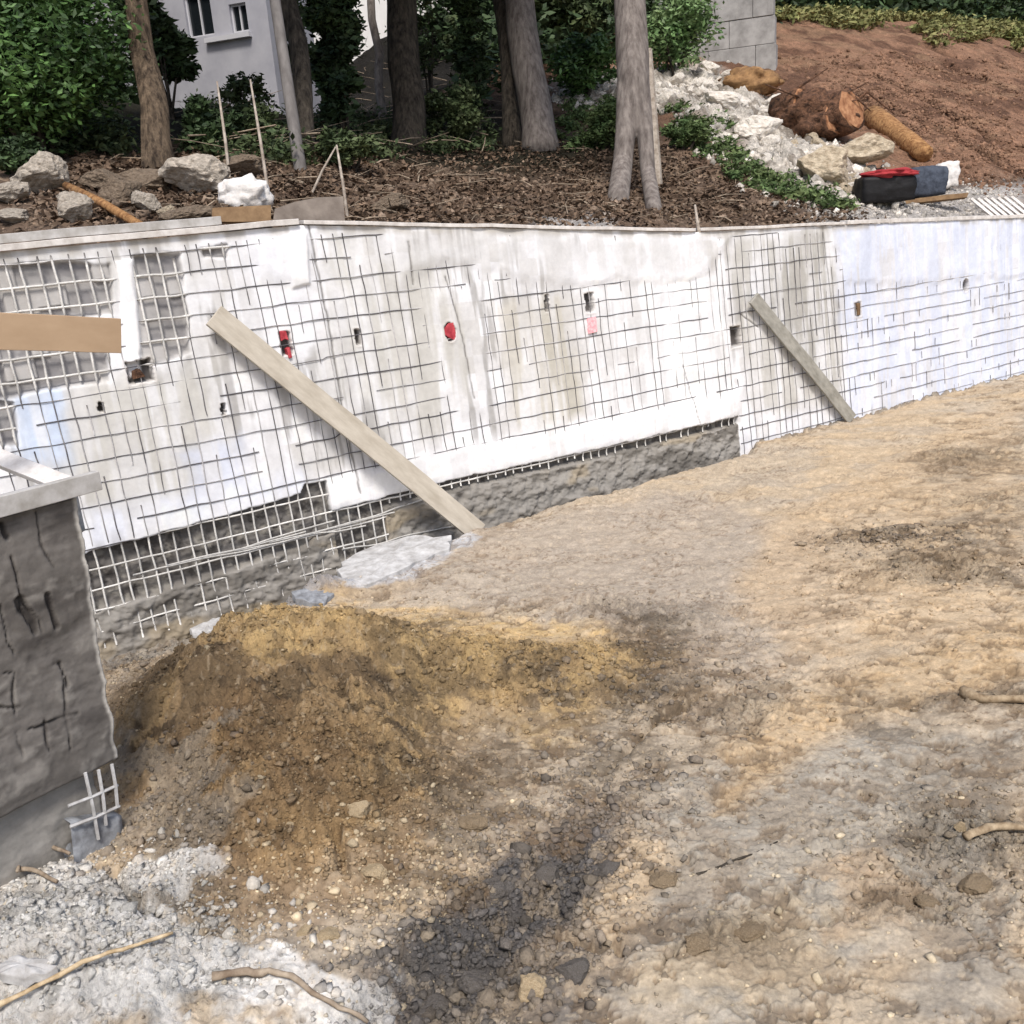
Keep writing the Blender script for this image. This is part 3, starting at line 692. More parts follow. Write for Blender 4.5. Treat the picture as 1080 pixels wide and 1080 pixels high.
tree(404,128,393,9,8,'barkgrey','thin pale tree trunk between the black ivy mass and the ivy clad trunk',3,up=10,cr=1.6)
tree(432,156,424,36,32,'barkdark','wide ivy clad dark trunk left of the tangled undergrowth',4,up=9)
tree(541,152,532,20,20,'barkdark','dark trunk close behind the left side of the smooth grey tree',5,up=9.5,cr=1.8)
tree(570,155,549,36,31,'barkgrey','smooth light grey tree trunk in the middle with a broad foot',6,up=9,rough=.03)
# forked tree
b=K(668,206); dep=DEP(b); o=empty('tree',b,'smooth grey tree whose trunk splits into two legs at the ground, near the wall','tree')
A=U(664,0,dep); fk=U(671,128,dep); l1=K(652,209); l2=K(690,222); l2=U(690,222,DEP(l2))
mb=MB()
up=(A-fk); T=[fk+up*k for k in (-.05,.3,.6,1,1.5,2.2,3.0)]
rr_=lambda px:px*dep/F
mb.tube([U(671,140,dep),U(670,118,dep)]+[U(668,85,dep),U(667,60,dep)]+T[3:],[rr_(5),rr_(12),rr_(17),rr_(17.5),rr_(16.5),.0155*dep,.014*dep,.012*dep],20,.02,3)
mb.tube([l1-np.array([0,0,.2]),l1,U(657,170,dep),U(660,135,dep),U(662,95,dep),U(664,50,dep)],[rr_(14),rr_(11.5),rr_(10.5),rr_(11),rr_(12),rr_(10)],16,.03,5)
mb.tube([l2-np.array([0,0,.2]),l2,U(683,180,dep),U(680,135,dep),U(675,95,dep),U(670,50,dep)],[rr_(11),rr_(8.3),rr_(8),rr_(8.8),rr_(11),rr_(10)],16,.03,6)
tk=mb.build('trunk',M['barkgrey'],o,True); rm_=tk.modifiers.new('remesh','REMESH'); rm_.mode='VOXEL'; rm_.voxel_size=.02; rm_.use_smooth_shade=True; sm_=tk.modifiers.new('smooth','SMOOTH'); sm_.iterations=6; sm_.factor=.6
crown(o,T[-1]+np.array([0,0,.6]),31,8000,'leafdark',1.9)
# post beside it
b=K(694,198); dep=DEP(b); mb=MB(); tp=U(684,52,dep)
mb.tube([b-np.array([0,0,.2]),b,b+(tp-b)*.5,tp],[.0052*dep,.0052*dep,.0048*dep,.0035*dep],7,.12,3)
tag(mb.build('wooden_post',M['stake'],None,False),'weathered split wooden post standing against the right side of the forked tree','post')
# grey pole
b=K(317,180); dep=DEP(b); mb=MB(); tp=U(290,0,dep); dr=tp-b
o=empty('utility_pole',b,'smooth leaning grey pole in front of the house corner','pole')
mb.tube([b-np.array([0,0,.2]),b,b+dr*.5,b+dr,b+dr*1.9],[.0072*dep,.0068*dep,.0062*dep,.0057*dep,.0048*dep],18); mb.build('shaft',M['pole'],o,True)
mb=MB(); e=b+dr*1.8; mb.box(e,(.5,0,0),(0,.04,0),(0,0,.05)); mb.build('crossarm',M['barkdark'],o,False,.008)
# green bushes ------------------------------------------------
shrub(48,168,176,215,M['leaf'],'large glossy bright green bush at the top left corner',n=32000,leaf=.045,seed=11,ncl=34,cr=.42,stems=10)
shrub(-60,170,160,230,M['leaf'],'glossy green bush at the left edge behind the boulders',n=14000,leaf=.05,seed=12,ncl=26,cr=.42)
shrub(228,160,90,52,M['leafdark'],'low dark tangled bush below the house wall',n=6000,leaf=.055,seed=13)
shrub(182,125,72,170,M['leafdark'],'tall dark bush between the leaning trunk and the house',n=8000,leaf=.08,seed=14)
shrub(275,160,60,45,M['leafmid'],'small mossy green bush at the foot of the pole',n=3500,leaf=.045,seed=15)
shrub(366,150,50,190,M['leafdark'],'tall black ivy covered mass left of the thin pale trunk',n=12000,leaf=.07,seed=16,ncl=34,cr=.45)
shrub(365,180,90,42,M['leafmid'],'low dull green bush behind the thin stakes',n=4500,leaf=.04,seed=17)
shrub(480,152,86,60,M['leafmid'],'scrubby bush between the ivy clad trunk and the smooth grey tree',n=6000,leaf=.045,seed=18)
shrub(506,140,36,150,M['leafdark'],'tall dark bush directly left of the smooth grey tree',n=7000,leaf=.07,seed=19,ncl=30)
shrub(455,130,30,160,M['leafmid'],'slim leafy sapling in front of the gap to the added pale house block',n=700,leaf=.05,seed=20)
shrub(618,104,80,70,M['leaf'],'green bush right of the smooth grey tree above the pale rubble',n=6500,leaf=.06,seed=21)
shrub(640,160,76,54,M['weed'],'low green bush left of the forked tree',n=5000,leaf=.04,seed=22)
shrub(715,84,76,110,M['leaflight'],'light green sapling in front of the block wall',n=5000,leaf=.065,seed=23,cr=.35)
shrub(722,158,56,30,M['weed'],'low green weeds bush right of the forked tree',n=5500,leaf=.04,seed=24)
shrub(600,55,90,90,M['leafmid'],'pale dull bush far behind the smooth grey tree',n=5000,leaf=.09,seed=26)
shrub(490,90,40,80,M['leafmid'],'hanging pale green foliage high between the middle trunks',n=1500,leaf=.07,seed=28)
shrub(322,150,30,170,M['leafdark'],'tall thin dark bush between the pole and the ivy covered mass',n=5000,leaf=.06,seed=30,ncl=28)
shrub(262,140,50,60,M['leafmid'],'loose green bush partly hiding the foot of the grey house',n=1800,leaf=.05,seed=33)
shrub(345,118,40,40,M['leafmid'],'small pale bush in front of the added pale house block at its left end',n=1500,leaf=.06,seed=29)
shrub(20,230-45,60,40,M['leafdark'],'small dark bush behind the left boulders',n=2500,leaf=.04,seed=27)
# dark woodland behind: several trees sharing a few meshes
print('woods')
protos=[]
for k in range(3):
    C_,R_=clumps(30,2.6,2.3,3.6,1.15,60+k,5.2); cm=leaf_mesh('crown',C_,R_,11000,.17,60+k,.8); mb=MB()
    mb.tube([(0,0,-.5),(.1,0,1.5),(.05,.1,4),(0,0,7)],[.26,.2,.15,.06],10,.1,k); tm=bpy.data.meshes.new('trunk'); tm.from_pydata(mb.v,[],mb.f)
    tm.materials.append(M['barkdark']); cm.materials.append(M['leafdark']); protos.append((cm,tm))
spots=[]
rg=random.Random(3)
for k in range(46):
    row=k%3; px=-140+ (k//3)*88+rg.uniform(-25,25); dist=[25,30,36][row]+rg.uniform(-1.5,1.5)
    d=ray(px,120); d=d/np.hypot(d[0],d[1]); x,y=d[0]*dist,d[1]*dist
    s,t=st_of(np.array([x]),np.array([y]))
    if t[0]<15 : 
        dist+=8; x,y=d[0]*dist,d[1]*dist
    if px>800 and row==0: continue
    if px>800: dist+=10; x,y=d[0]*dist,d[1]*dist
    if 40<px<600: dist+=18; x,y=d[0]*dist,d[1]*dist
    if 700<px<840 and row==0: continue
    spots.append((x,y,px,row))
for k,(x,y,px,row) in enumerate(spots):
    cm,tm=protos[k%3]; z=bz(x,y)
    o=empty('tree',(x,y,z),'dark leafy woodland tree far behind the bank','tree','trees of the dark wood behind the bank')
    link('crown',cm,None,o); link('trunk',tm,None,o)
    o.rotation_euler=(0,0,rg.uniform(0,6.28)); q=rg.uniform(.85,1.25); o.scale=(q,q,q*rg.uniform(.9,1.15))
# undergrowth hiding the woodland floor
ug=[];ur=[]
for k in range(620):
    px=rg.uniform(-100,1180); dist=rg.uniform(22,40); d=ray(px,120); d=d/np.hypot(d[0],d[1]); x,y=d[0]*dist,d[1]*dist
    s,t=st_of(np.array([x]),np.array([y]))
    if t[0]<11 or (px>790 and t[0]<16) or (130<px<520 and dist<38) or (700<px<830 and dist<28): continue
    if px>790 and dist<34: ug.append((x,y,bz(x,y)+1.6)); ur.append((1.5,1.5,1.6))
    ug.append((x,y,bz(x,y)+.3)); ur.append((rg.uniform(.7,1.2),rg.uniform(.7,1.2),rg.uniform(.5,1.3)))
for k in range(420):
    s0=rg.uniform(15.5,40); t0=rg.uniform(14.2,22); p=BW(np.array(s0),np.array(t0)); q=rg.uniform(.8,1.5)
    if s0<14 and t0<18: continue
    ug.append((p[0],p[1],p[2]+q*.8)); ur.append((q,q,q*1.3))
tag(link('undergrowth',leaf_mesh('undergrowth',ug,ur,150000,.13,71),M['leafdark']),'dark leafy undergrowth covering the woodland floor','undergrowth',kind='stuff')
# brambles / ground cover
def scatter(poly,n,seed):
    rg=random.Random(seed); xs=[p[0] for p in poly]; ysx=[p[1] for p in poly]; out=[]
    while len(out)<n:
        a=rg.uniform(min(xs),max(xs)); b=rg.uniform(min(ysx),max(ysx))
        if in_poly(np.array([a]),np.array([b]),poly)[0]: out.append((a,b))
    return out
def cover_leaves(name,polys,nc,n,size,mt,label,cat,seed,r=.2,h=.14):
    C_=[];R_=[]; rg=random.Random(seed)
    for poly in polys:
        for a,b in scatter(poly,nc,seed):
            p=K(a,b); C_.append((p[0],p[1],p[2]+h*.3)); q=r*rg.uniform(.5,1.4); R_.append((q,q,h*rg.uniform(.5,1.3)))
    tag(link(name,leaf_mesh(name,C_,R_,n,size,seed,shell=.2),M[mt]),label,cat,kind='stuff')
cover_leaves('weeds',[[(735,150),(780,165),(870,212),(820,212),(745,178)],[(700,110),(760,120),(790,160),(730,165)],[(590,110),(645,105),(645,160),(590,160)],[(760,175),(890,205),(895,222),(850,220)]],42,16000,.045,'weed','green weeds growing along the foot of the pale rubble','weeds',81)
cover_leaves('brambles',[[(190,110),(300,110),(310,175),(200,170)],[(320,125),(530,125),(530,160),(320,178)],[(0,130),(130,130),(130,165),(0,165)]],60,14000,.05,'leafmid','dull tangled brambles between the tree trunks','brambles',82,.3,.3)
gc=[];gr=[];rg=random.Random(83)
for k in range(420):
    s0=rg.uniform(19,38); t0=rg.triangular(9.5,16,14.5)
    if vn(s0*.5,t0*.9,5)<.42: continue
    if s0<24 and t0<12.5: continue
    p=BW(np.array(s0),np.array(t0)); q=rg.uniform(.3,.6); gc.append((p[0],p[1],p[2]+.15)); gr.append((q*1.2,q*1.2,q*.5))
tag(link('dry_grass',leaf_mesh('dry_grass',gc,gr,42000,.08,83,shell=.2),M['grass']),'dry green grass on the crest of the brown earth hill','grass',kind='stuff')
# leaf litter and broken twigs on the bank
print('litter')
poly=[(60,170),(520,150),(720,160),(900,215),(900,238),(60,238)]
V_=[];F_=[];b=0
pts=scatter(poly,650,91)
base=np.array([K(a,bb) for a,bb in pts])
n=16000; rr=np.random.default_rng(5); bi=rr.integers(0,len(base),n); xy=base[bi,:2]+rr.normal(size=(n,2))*.22
s,t=st_of(xy[:,0],xy[:,1]); z=bank(s,t,True)+.015+rr.random(n)*.04; ok=t>.12; xy=xy[ok];z=z[ok];n=len(z)
p=np.column_stack([xy,z]); a=rr.normal(size=(n,3)); a[:,2]*=.5; a/=np.linalg.norm(a,axis=1)[:,None]; bb=np.cross(a,rr.normal(size=(n,3))*.6+[0,0,1]); bb/=np.linalg.norm(bb,axis=1)[:,None]
sz=(.02+.035*rr.random(n))[:,None]; q=np.stack([p-a*sz,p+bb*sz*.5,p+a*sz,p-bb*sz*.5],1)
tag(link('leaf_litter',new_mesh('leaf_litter',q.reshape(-1,3),np.arange(4*n).reshape(n,4),None,False),M['litter']),'brown fallen leaves strewn over the bank behind the wall','leaf litter',kind='stuff')
def sticks(name,n,poly,lr,rad,mt,label,seed,bankside=True,lift=.03):
    mb=MB(); rg=random.Random(seed)
    for a,b_ in scatter(poly,n,seed):
        p=K(a,b_) if bankside else GP(a,b_)
        L=rg.uniform(*lr); th=rg.uniform(0,6.28); d=np.array([math.cos(th),math.sin(th),rg.uniform(-.05,.35)])*L/2
        if bankside:
            s,t=st_of(p[0]-d[0],p[1]-d[1]); s2,t2=st_of(p[0]+d[0],p[1]+d[1])
            if min(t,t2)<.1: continue
        m_=p+np.array([rg.uniform(-.06,.06),rg.uniform(-.06,.06),lift+rg.uniform(0,.04)]); r=rad*rg.uniform(.5,1.5)
        mb.tube([p-d+np.array([0,0,lift]),m_,p+d+np.array([0,0,lift])],[r,r*.8,r*.4],4,caps=False)
    tag(mb.build(name,M[mt]),label,'twigs',kind='stuff')
sticks('broken_twigs',260,[(100,150),(520,130),(720,170),(860,215),(860,236),(100,236)],(.15,.7),.009,'twig','dry broken twigs lying across the bank',92)
sticks('broken_twigs',150,[(200,100),(530,60),(530,165),(200,170)],(.4,1.6),.010,'twig','long dead twigs tangled between the tree trunks',93,lift=.2)
# ------------------------------------------------------------------ rocks
def rock_mesh(seed,sub=3,rough=.30,ang=.35):
    bm=bmesh.new(); bmesh.ops.create_icosphere(bm,subdivisions=sub,radius=1); rg=random.Random(seed)
    planes=[(Vector((rg.gauss(0,1),rg.gauss(0,1),rg.gauss(0,1))).normalized(),rg.uniform(.5,.85)) for _ in range(10)]
    from mathutils import noise
    o=Vector((seed*3.1,seed*1.7,0))
    for v in bm.verts:
        for nrm,dd in planes:
            e=v.co.dot(nrm)-dd
            if e>0: v.co-=nrm*e*.92
        v.co*=1+rough*(noise.fractal(v.co*1.7+o,1,2,4))*.5+.10*noise.noise(v.co*7+o)
    me=bpy.data.meshes.new('rock'); bm.to_mesh(me); bm.free()
    me.polygons.foreach_set('use_smooth',np.zeros(len(me.polygons),bool)); return me
ROCKS=[rock_mesh(k) for k in range(8)]; BIG=[rock_mesh(20+k,4) for k in range(8)]
def place_rock(px,py,wpx,hpx,mt,label,name='boulder',cat='rock',seed=0,surf='bank',group=None,rot=None,big=True,sink=.25,dz=0,depth=.8):
    p=K(px,py) if surf=='bank' else GP(px,py); dep=DEP(p); w=wpx*dep/F/2*1.12; h=hpx*dep/F/2*1.15
    me=(BIG if big else ROCKS)[seed%8].copy(); me.name=name; me.materials.clear(); me.materials.append(M[mt])
    o=bpy.data.objects.new(name,me); COL.objects.link(o); o.location=(p[0],p[1],p[2]+h*(1-sink)+dz); o.scale=(w,w*depth,h)
    rg=random.Random(seed*7+int(px)); o.rotation_euler=rot or (rg.uniform(-.2,.2),rg.uniform(-.25,.25),rg.uniform(-.5,.5))
    tag(o,label,cat,group); return o
print('rocks')
for a in [ (45,203,52,42,'rockgrey','large pale slab boulder left of the orange pole end',1),(12,212,44,24,'rockgrey','grey boulder at the left edge beside the slab boulder',2),
  (14,234,44,14,'rockgrey','flat grey stone at the left edge above the wall',3),(80,232,40,30,'rockgrey','rough grey boulder under the orange pole',4),
  (108,200,48,26,'rockbrown','earthy brown boulder behind the orange pole',5),(130,218,40,34,'rockbrown','rounded brown boulder right of the orange pole',6),
  (158,200,56,26,'rockbrown','mossy brown boulder in front of the leaning brown trunk',7),(158,226,30,28,'rockgrey','small rounded grey boulder near the lower end of the orange pole',8),
  (210,204,66,42,'rockgrey','large mossy grey boulder left of the white sack',9),(200,234,56,20,'rockbrown','flat broken stone right in front of the mossy boulder at wall edge',10),
  (412,222,44,16,'rockbrown','low crumbling stone behind the wall right of the grey sheet',11),(258,185,54,22,'rockbrown','low brown stone behind the white sack',12),
  (178,232,20,18,'rocktan','little tan stone between the flat broken stone and the small boulder',13)]:
    place_rock(a[0],a[1],a[2],a[3],a[4],a[5],seed=a[6])
# pale rubble slope
cl=[(590,97,7),(640,94,9),(700,92,11),(735,95,24),(780,122,34),(830,158,36),(880,186,26),(905,196,14)]
rg=random.Random(12); proto={}
rub=[]
for k in range(295):
    u=rg.random()**.8*(len(cl)-1); i=min(int(u),len(cl)-2); fr=u-i
    cx=cl[i][0]+(cl[i+1][0]-cl[i][0])*fr; cy=cl[i][1]+(cl[i+1][1]-cl[i][1])*fr; hw=cl[i][2]+(cl[i+1][2]-cl[i][2])*fr
    o_=rg.uniform(-1,1)*hw; rub.append((cx-o_*.55+rg.uniform(-4,4),cy+o_*.85,rg.choice([5,6,7,8,9,11,13,16,20]) if hw>12 else rg.choice([6,8,10])))
for k,(a,b_,w) in enumerate(rub):
    p=K(a,b_); dep=DEP(p); r=w*dep/F/2
    mt=M['rockwhite'] if (a<820 or rg.random()<.3) else M['rocktan']
    key=(k%8,mt.name)
    if key not in proto:
        me=ROCKS[k%8].copy(); me.materials.clear(); me.materials.append(mt); proto[key]=me
    o=bpy.data.objects.new('rubble_stone',proto[key]); COL.objects.link(o); o.location=(p[0],p[1],p[2]+r*.35); o.scale=(r*1.2,r,r*.75)
    o.rotation_euler=(rg.uniform(-.5,.5),rg.uniform(-.5,.5),rg.uniform(0,6)); tag(o,'pale broken limestone piece in the rubble slope behind the wall','stone','stones of the pale rubble slope')
for a in [(868,188,60,40,'rocktan','big tan limestone block left of the black bag',3),(905,168,62,36,'rocktan','broad tan limestone block behind the black bag',5),(800,140,48,30,'rockwhite','large white block in the middle of the rubble slope',6),(765,110,44,26,'rockwhite','large white block high on the rubble slope',2)]:
    place_rock(a[0],a[1]+8,a[2],a[3],a[4],a[5],seed=a[6],name='limestone_block')
# stones on the excavated ground
for k,a in enumerate([(1028,932,34,22,'clod','pale angular stone near the right edge below the brown root','stone'),(1012,880,14,14,'pebble','small pale stone standing above the larger ones at right','stone'),
  (560,1045,32,28,'pebble','tan stone at the bottom centre among grey clods','stone'),(345,992,26,16,'pebble','small tan stone at the foot of the brown slope','stone'),(322,988,16,10,'pebble','pebble left of the tan stone at the slope foot','stone'),
  (605,1026,36,18,'cloddark','grey brown clod overhanging a dark hollow at the bottom centre','clod'),(506,1040,40,28,'cloddark','large grey clod at the bottom left of the tan stone','clod'),(452,1062,42,24,'cloddark','dark grey clod lowest in the rut','clod'),
  (520,945,44,28,'cloddark','grey clod in the middle of the rut','clod'),(575,930,38,24,'cloddark','grey clod right of the rut centre','clod'),(735,1003,30,18,'clod','tan clod beside the thin crack','clod'),(790,985,30,14,'clod','flat tan clod right of the thin crack','clod'),
  (640,925,30,22,'cloddark','small grey clod on the right side of the rut','clod'),(380,860,22,18,'pebble','yellowish stone on the brown slope','stone'),(980,950,26,14,'clod','flat grey brown clod left of the angular stone','clod'),
  (395,920,26,18,'pebble','yellow tan stone low on the brown slope near the rut','stone'),(500,870,30,18,'clod','orange brown clod at the head of the grey rut','clod'),(700,930,34,12,'clod','low flat clod by the smooth grey silt','clod')]):
    place_rock(a[0],a[1],a[2],a[3],a[4],a[5],name=a[6],cat=a[6],seed=k+2,surf='ground',sink=.8)
# crumbs of soil: uncountable
def crumbs(name,cells,mt,label,seed,size,jit=.9):
    rg=np.random.default_rng(seed); V_=[];F_=[]; b=0
    ico=ROCKS[0]; bm=bmesh.new(); bmesh.ops.create_icosphere(bm,subdivisions=1,radius=1); base=np.array([v.co[:] for v in bm.verts]); fc=np.array([[v.index for v in f.verts] for f in bm.faces]); bm.free()
    X_=[];Y_=[]
    for (px,py,rx,ry,n) in cells:
        c0=gw(px,py); X_.append(c0[0]+rg.normal(size=n)*rx); Y_.append(c0[1]+rg.normal(size=n)*ry)
    X_=np.concatenate(X_);Y_=np.concatenate(Y_); z=H(X_,Y_); t=(X_-WA[0])*WN[0]+(Y_-WA[1])*WN[1]; ok=(t>.1)&(Y_>2); X_,Y_,z=X_[ok],Y_[ok],z[ok]; n=len(z)
    r=size*(.35+rg.exponential(.5,n)).clip(.3,3.2); sc3=r[:,None]*(.7+.6*rg.random((n,3))); sc3[:,2]*=.75
    v=base[None]*(1+jit*(rg.random((n,len(base),1))-.5))*sc3[:,None]; v[:,:,0]+=X_[:,None]; v[:,:,1]+=Y_[:,None]; v[:,:,2]+=(z+r*.2)[:,None]
    f=(fc[None]+(np.arange(n)*len(base))[:,None,None]).reshape(-1,3)
    tc_=gcol(X_,Y_)*np.array([1,1,1,1.]); tc_[:,:3]=tc_[:,:3]*(1-mt[1])+np.array(mt[0])*mt[1]; tc_[:,:3]*=(.75+.6*rg.random(n))[:,None]
    tag(link(name,new_mesh(name,v.reshape(-1,3),f,np.repeat(tc_,len(base),axis=0),False),M['ground']),label,'soil crumbs',kind='stuff')
print('crumbs')
crumbs('soil_crumbs',[(280,690,.8,.6,9000),(560,720,.8,.5,4500),(300,860,.5,.5,5000),(1000,600,.7,.5,1500),(1020,880,.4,.3,1300),(760,760,.9,.6,600),(640,640,1.2,.7,400),(420,880,.4,.4,3500),(900,900,.8,.6,350)],(sr(150,130,100),.25),'loose brown soil crumbs over the dug mound and pad',101,.0075)
crumbs('pale_crumbs',[(280,690,.8,.6,900),(430,930,.2,.3,400),(350,930,.3,.3,400),(1000,900,.4,.3,160),(820,990,.5,.3,120),(800,700,1.6,1.2,40),(100,1000,.6,.3,300)],(sr(206,190,160),.6),'pale yellowish pebbles scattered in the dug soil',102,.008)
crumbs('soil_lumps',[(570,945,.28,.22,320),(500,1040,.34,.16,260),(640,880,.2,.2,90),(280,680,.6,.4,260),(560,720,.5,.3,120),(1020,880,.3,.2,70),(250,900,.3,.3,120),(930,565,.3,.15,50),(640,640,.35,.12,20),(760,760,.4,.2,20)],(sr(130,120,106),.35),'larger crumbly soil lumps in the rut and on the mound',104,.015,1.1)
crumbs('cement_bits',[(60,960,.35,.25,900),(180,1010,.35,.15,700),(40,1040,.4,.15,500)],(sr(206,204,198),.6),'broken grey white cement bits at the bottom left',105,.011,1.3)
crumbs('grey_crumbs',[(560,930,.25,.25,2500),(480,1010,.25,.2,2200),(640,850,.25,.3,1500),(700,720,.4,.4,700),(150,680,.5,.4,1500),(150,880,.3,.3,900),(940,570,.4,.2,900)],(sr(112,108,104),.4),'dark grey crumbs filling the rut and the trench',103,.010)
def bank_crumbs(name,poly,n,size,col,k,label,seed):
    rg=np.random.default_rng(seed); P0=np.array([K(a,b) for a,b in scatter(poly,260,seed)]); b_=rg.integers(0,len(P0),n); xy=P0[b_,:2]+rg.normal(size=(n,2))*.45
    s0,t0=st_of(xy[:,0],xy[:,1]); ok=t0>.15; xy=xy[ok]; s0=s0[ok]; t0=t0[ok]; n=len(s0); z=bank(s0,t0,True)
    bm=bmesh.new(); bmesh.ops.create_icosphere(bm,subdivisions=1,radius=1); base=np.array([v.co[:] for v in bm.verts]); fc=np.array([[v.index for v in f.verts] for f in bm.faces]); bm.free()
    r=size*(.4+rg.exponential(.5,n)).clip(.3,3.5); sc3=r[:,None]*(.7+.6*rg.random((n,3)))
    v=base[None]*(1+.8*(rg.random((n,len(base),1))-.5))*sc3[:,None]; v[:,:,0]+=xy[:,:1]; v[:,:,1]+=xy[:,1:]; v[:,:,2]+=(z+r*.2)[:,None]
    tc_=np.ones((n,4)); tc_[:,:3]=np.array(col)*(.6+.8*rg.random(n))[:,None]
    f=(fc[None]+(np.arange(n)*len(base))[:,None,None]).reshape(-1,3)
    tag(link(name,new_mesh(name,v.reshape(-1,3),f,np.repeat(tc_,len(base),axis=0),False),M['bank']),label,'soil crumbs',kind='stuff')
bank_crumbs('earth_crumbs',[(820,60),(960,60),(1079,60),(1079,200),(1000,190),(900,110)],6000,.022,sr(138,108,88),1,'brown crumbs of earth and small stones on the hill',201)
bank_crumbs('cement_crumbs',[(850,215),(960,200),(1080,200),(1080,228),(860,234)],2500,.016,sr(190,184,176),1,'pale cement crumbs along the wall top at right',202)
bank_crumbs('rubble_crumbs',RUBP,6000,.04,sr(205,198,188),1,'small broken bits of limestone between the rubble stones',203)
bank_crumbs('bank_stones',[(0,185),(200,185),(520,170),(720,190),(860,222),(860,236),(0,240)],4500,.018,sr(140,122,106),1,'small stones and earth crumbs on the bank behind the wall',204)
# ------------------------------------------------------------------ pier at the left
print('pier')
pz=.42
b1=G(124,802,pz); b0=G(0,866,pz); dv=(b1-b0); dv/=np.linalg.norm(dv); pn=np.cross(dv,np.array([0,0,1.])); pn=-pn if pn[1]>0 else pn
def onpier(px,py,o=0):
    d=ray(px,py); t=(pn@(b1+pn*o-CAM))/(pn@d); return CAM+d*t
tr_=onpier(80,525); ptop=tr_[2]
L0=-1.6; Lp=np.linalg.norm(b1-b0)
lean_=(tr_-b1)@dv/(ptop-pz)     # right edge lean along the wall direction
nu,nv=330,230
u=np.linspace(0,1,nu); v=np.linspace(0,1,nv); UU,VV=np.meshgrid(u,v,indexing='xy')
zz3=-.3+VV*(ptop+.3)
redge=Lp+lean_*(zz3-pz); low=sstep(pz+.015,pz-.015,zz3)
redge=redge-low*(.10)+.035*(fbm(zz3*9,zz3*0,5,701,.6)-.5)
SSp=L0+(redge-L0)*UU
colp=np.broadcast_to(sr(112,108,104),SSp.shape+(3,)).copy()
na=fbm(SSp*2.2,zz3*2.2,5,703); nb=fbm(SSp*9,zz3*9,4,705)
colp=mix(colp,sr(98,94,90),sstep(.45,.62,na)*.8); colp=mix(colp,sr(150,146,140),sstep(.55,.7,nb)*.5); colp=mix(colp,sr(76,72,70),sstep(.56,.68,fbm(SSp*2.5,zz3*7,6,709,.6))*.6)
dp=.04*(na-.5)+.016*(nb-.5)+.014*(fbm(SSp*3,zz3*12,5,707,.6)-.5)-low*.07
# cracks and a faint grid
ck=np.zeros_like(SSp)
wig=.05*(fbm(SSp*6,zz3*6,3,711)-.5)
def pp(px,py):
    q=onpier(px,py); return ((q-b0)@dv,q[2])
for pts,w_,dd in [([(45,620),(65,700),(75,790)],.004,.015),([(0,640),(15,700),(22,790),(30,830)],.004,.015),([(0,778),(40,768),(85,750)],.004,.02),([(5,550),(18,620),(28,660)],.004,.02),([(20,630),(40,655),(60,690),(72,725)],.005,.02),([(0,745),(20,745),(50,735)],.005,.015),([(40,540),(55,600)],.004,.012),([(48,760),(58,800)],.005,.015),([(0,712),(40,706),(66,700)],.004,.012)]:
    d,_=poly_d(SSp+wig,zz3+wig*.6,[pp(*p) for p in pts]); m_=np.exp(-(d/(w_*(.3+1.6*vn(SSp*11,zz3*11,713))))**2)*sstep(.25,.45,vn(SSp*7,zz3*7,715)); dp=dp-dd*m_; ck=np.maximum(ck,m_)
for pts,w_ in [([(20,635),(32,655),(36,665)],.022),([(50,628),(60,660)],.016),([(6,552),(10,565)],.014)]:
    d,_=poly_d(SSp+wig,zz3+wig,[pp(*p) for p in pts]); m_=sstep(1.2,.7,d/w_/(0.6+.8*nb)); dp=dp-.022*m_; ck=np.maximum(ck,m_)
colp=mix(colp,sr(52,48,46),np.clip(ck,0,1)*.75)
colp=mix(colp,sr(150,147,142),low*.8); colp=mix(colp,sr(206,202,194),sstep(.988,.997,UU)*(1-low)*.7)
Pp=b0[None,None]*np.array([1,1,0])+dv[None,None]*SSp[...,None]+pn[None,None]*dp[...,None]; Pp[...,2]=zz3
o=empty('concrete_pier',(b1[0],b1[1],0),'dark grey cracked concrete wall stub at the left edge of the photo','concrete pier')
offp=np.array([b1[0],b1[1],0])
TH=.28
# front, plus closing ring: right end and top and back
fr=Pp; bk=Pp-pn*TH; bk=b0[None,None]*np.array([1,1,0])+dv[None,None]*SSp[...,None]-pn[None,None]*TH; bk[...,2]=zz3
allv=np.concatenate([fr.reshape(-1,3),bk.reshape(-1,3)])-offp; nf=nu*nv
gf=grid_faces(nv,nu); idx=np.arange(nf).reshape(nv,nu)
side=np.stack([idx[:-1,-1],idx[:-1,-1]+nf,idx[1:,-1]+nf,idx[1:,-1]],-1); tp_=np.stack([idx[-1,:-1],idx[-1,1:],idx[-1,1:]+nf,idx[-1,:-1]+nf],-1)
fcs=np.concatenate([gf,gf[:,::-1]+nf,side,tp_])
me=new_mesh('concrete_body',allv,fcs,np.concatenate([colp.reshape(-1,3)]*2),False); link('concrete_body',me,M['pier'],o)
# torn light mesh hanging at the pier foot
mb=MB()
def pr(px,py,o_=.03): return onpier(px,py,o_)
for a,b_ in [((90,815),(104,885)),((118,806),(124,850)),((104,812),(112,870)),((72,850),(124,828)),((74,872),(126,850))]:
    p,q=pr(*a,.035),pr(*b_,.035); mb.tube([p,(p+q)/2+pn*.01,q],.0095,5)
mb.build('mesh_end',M['slab'],o)
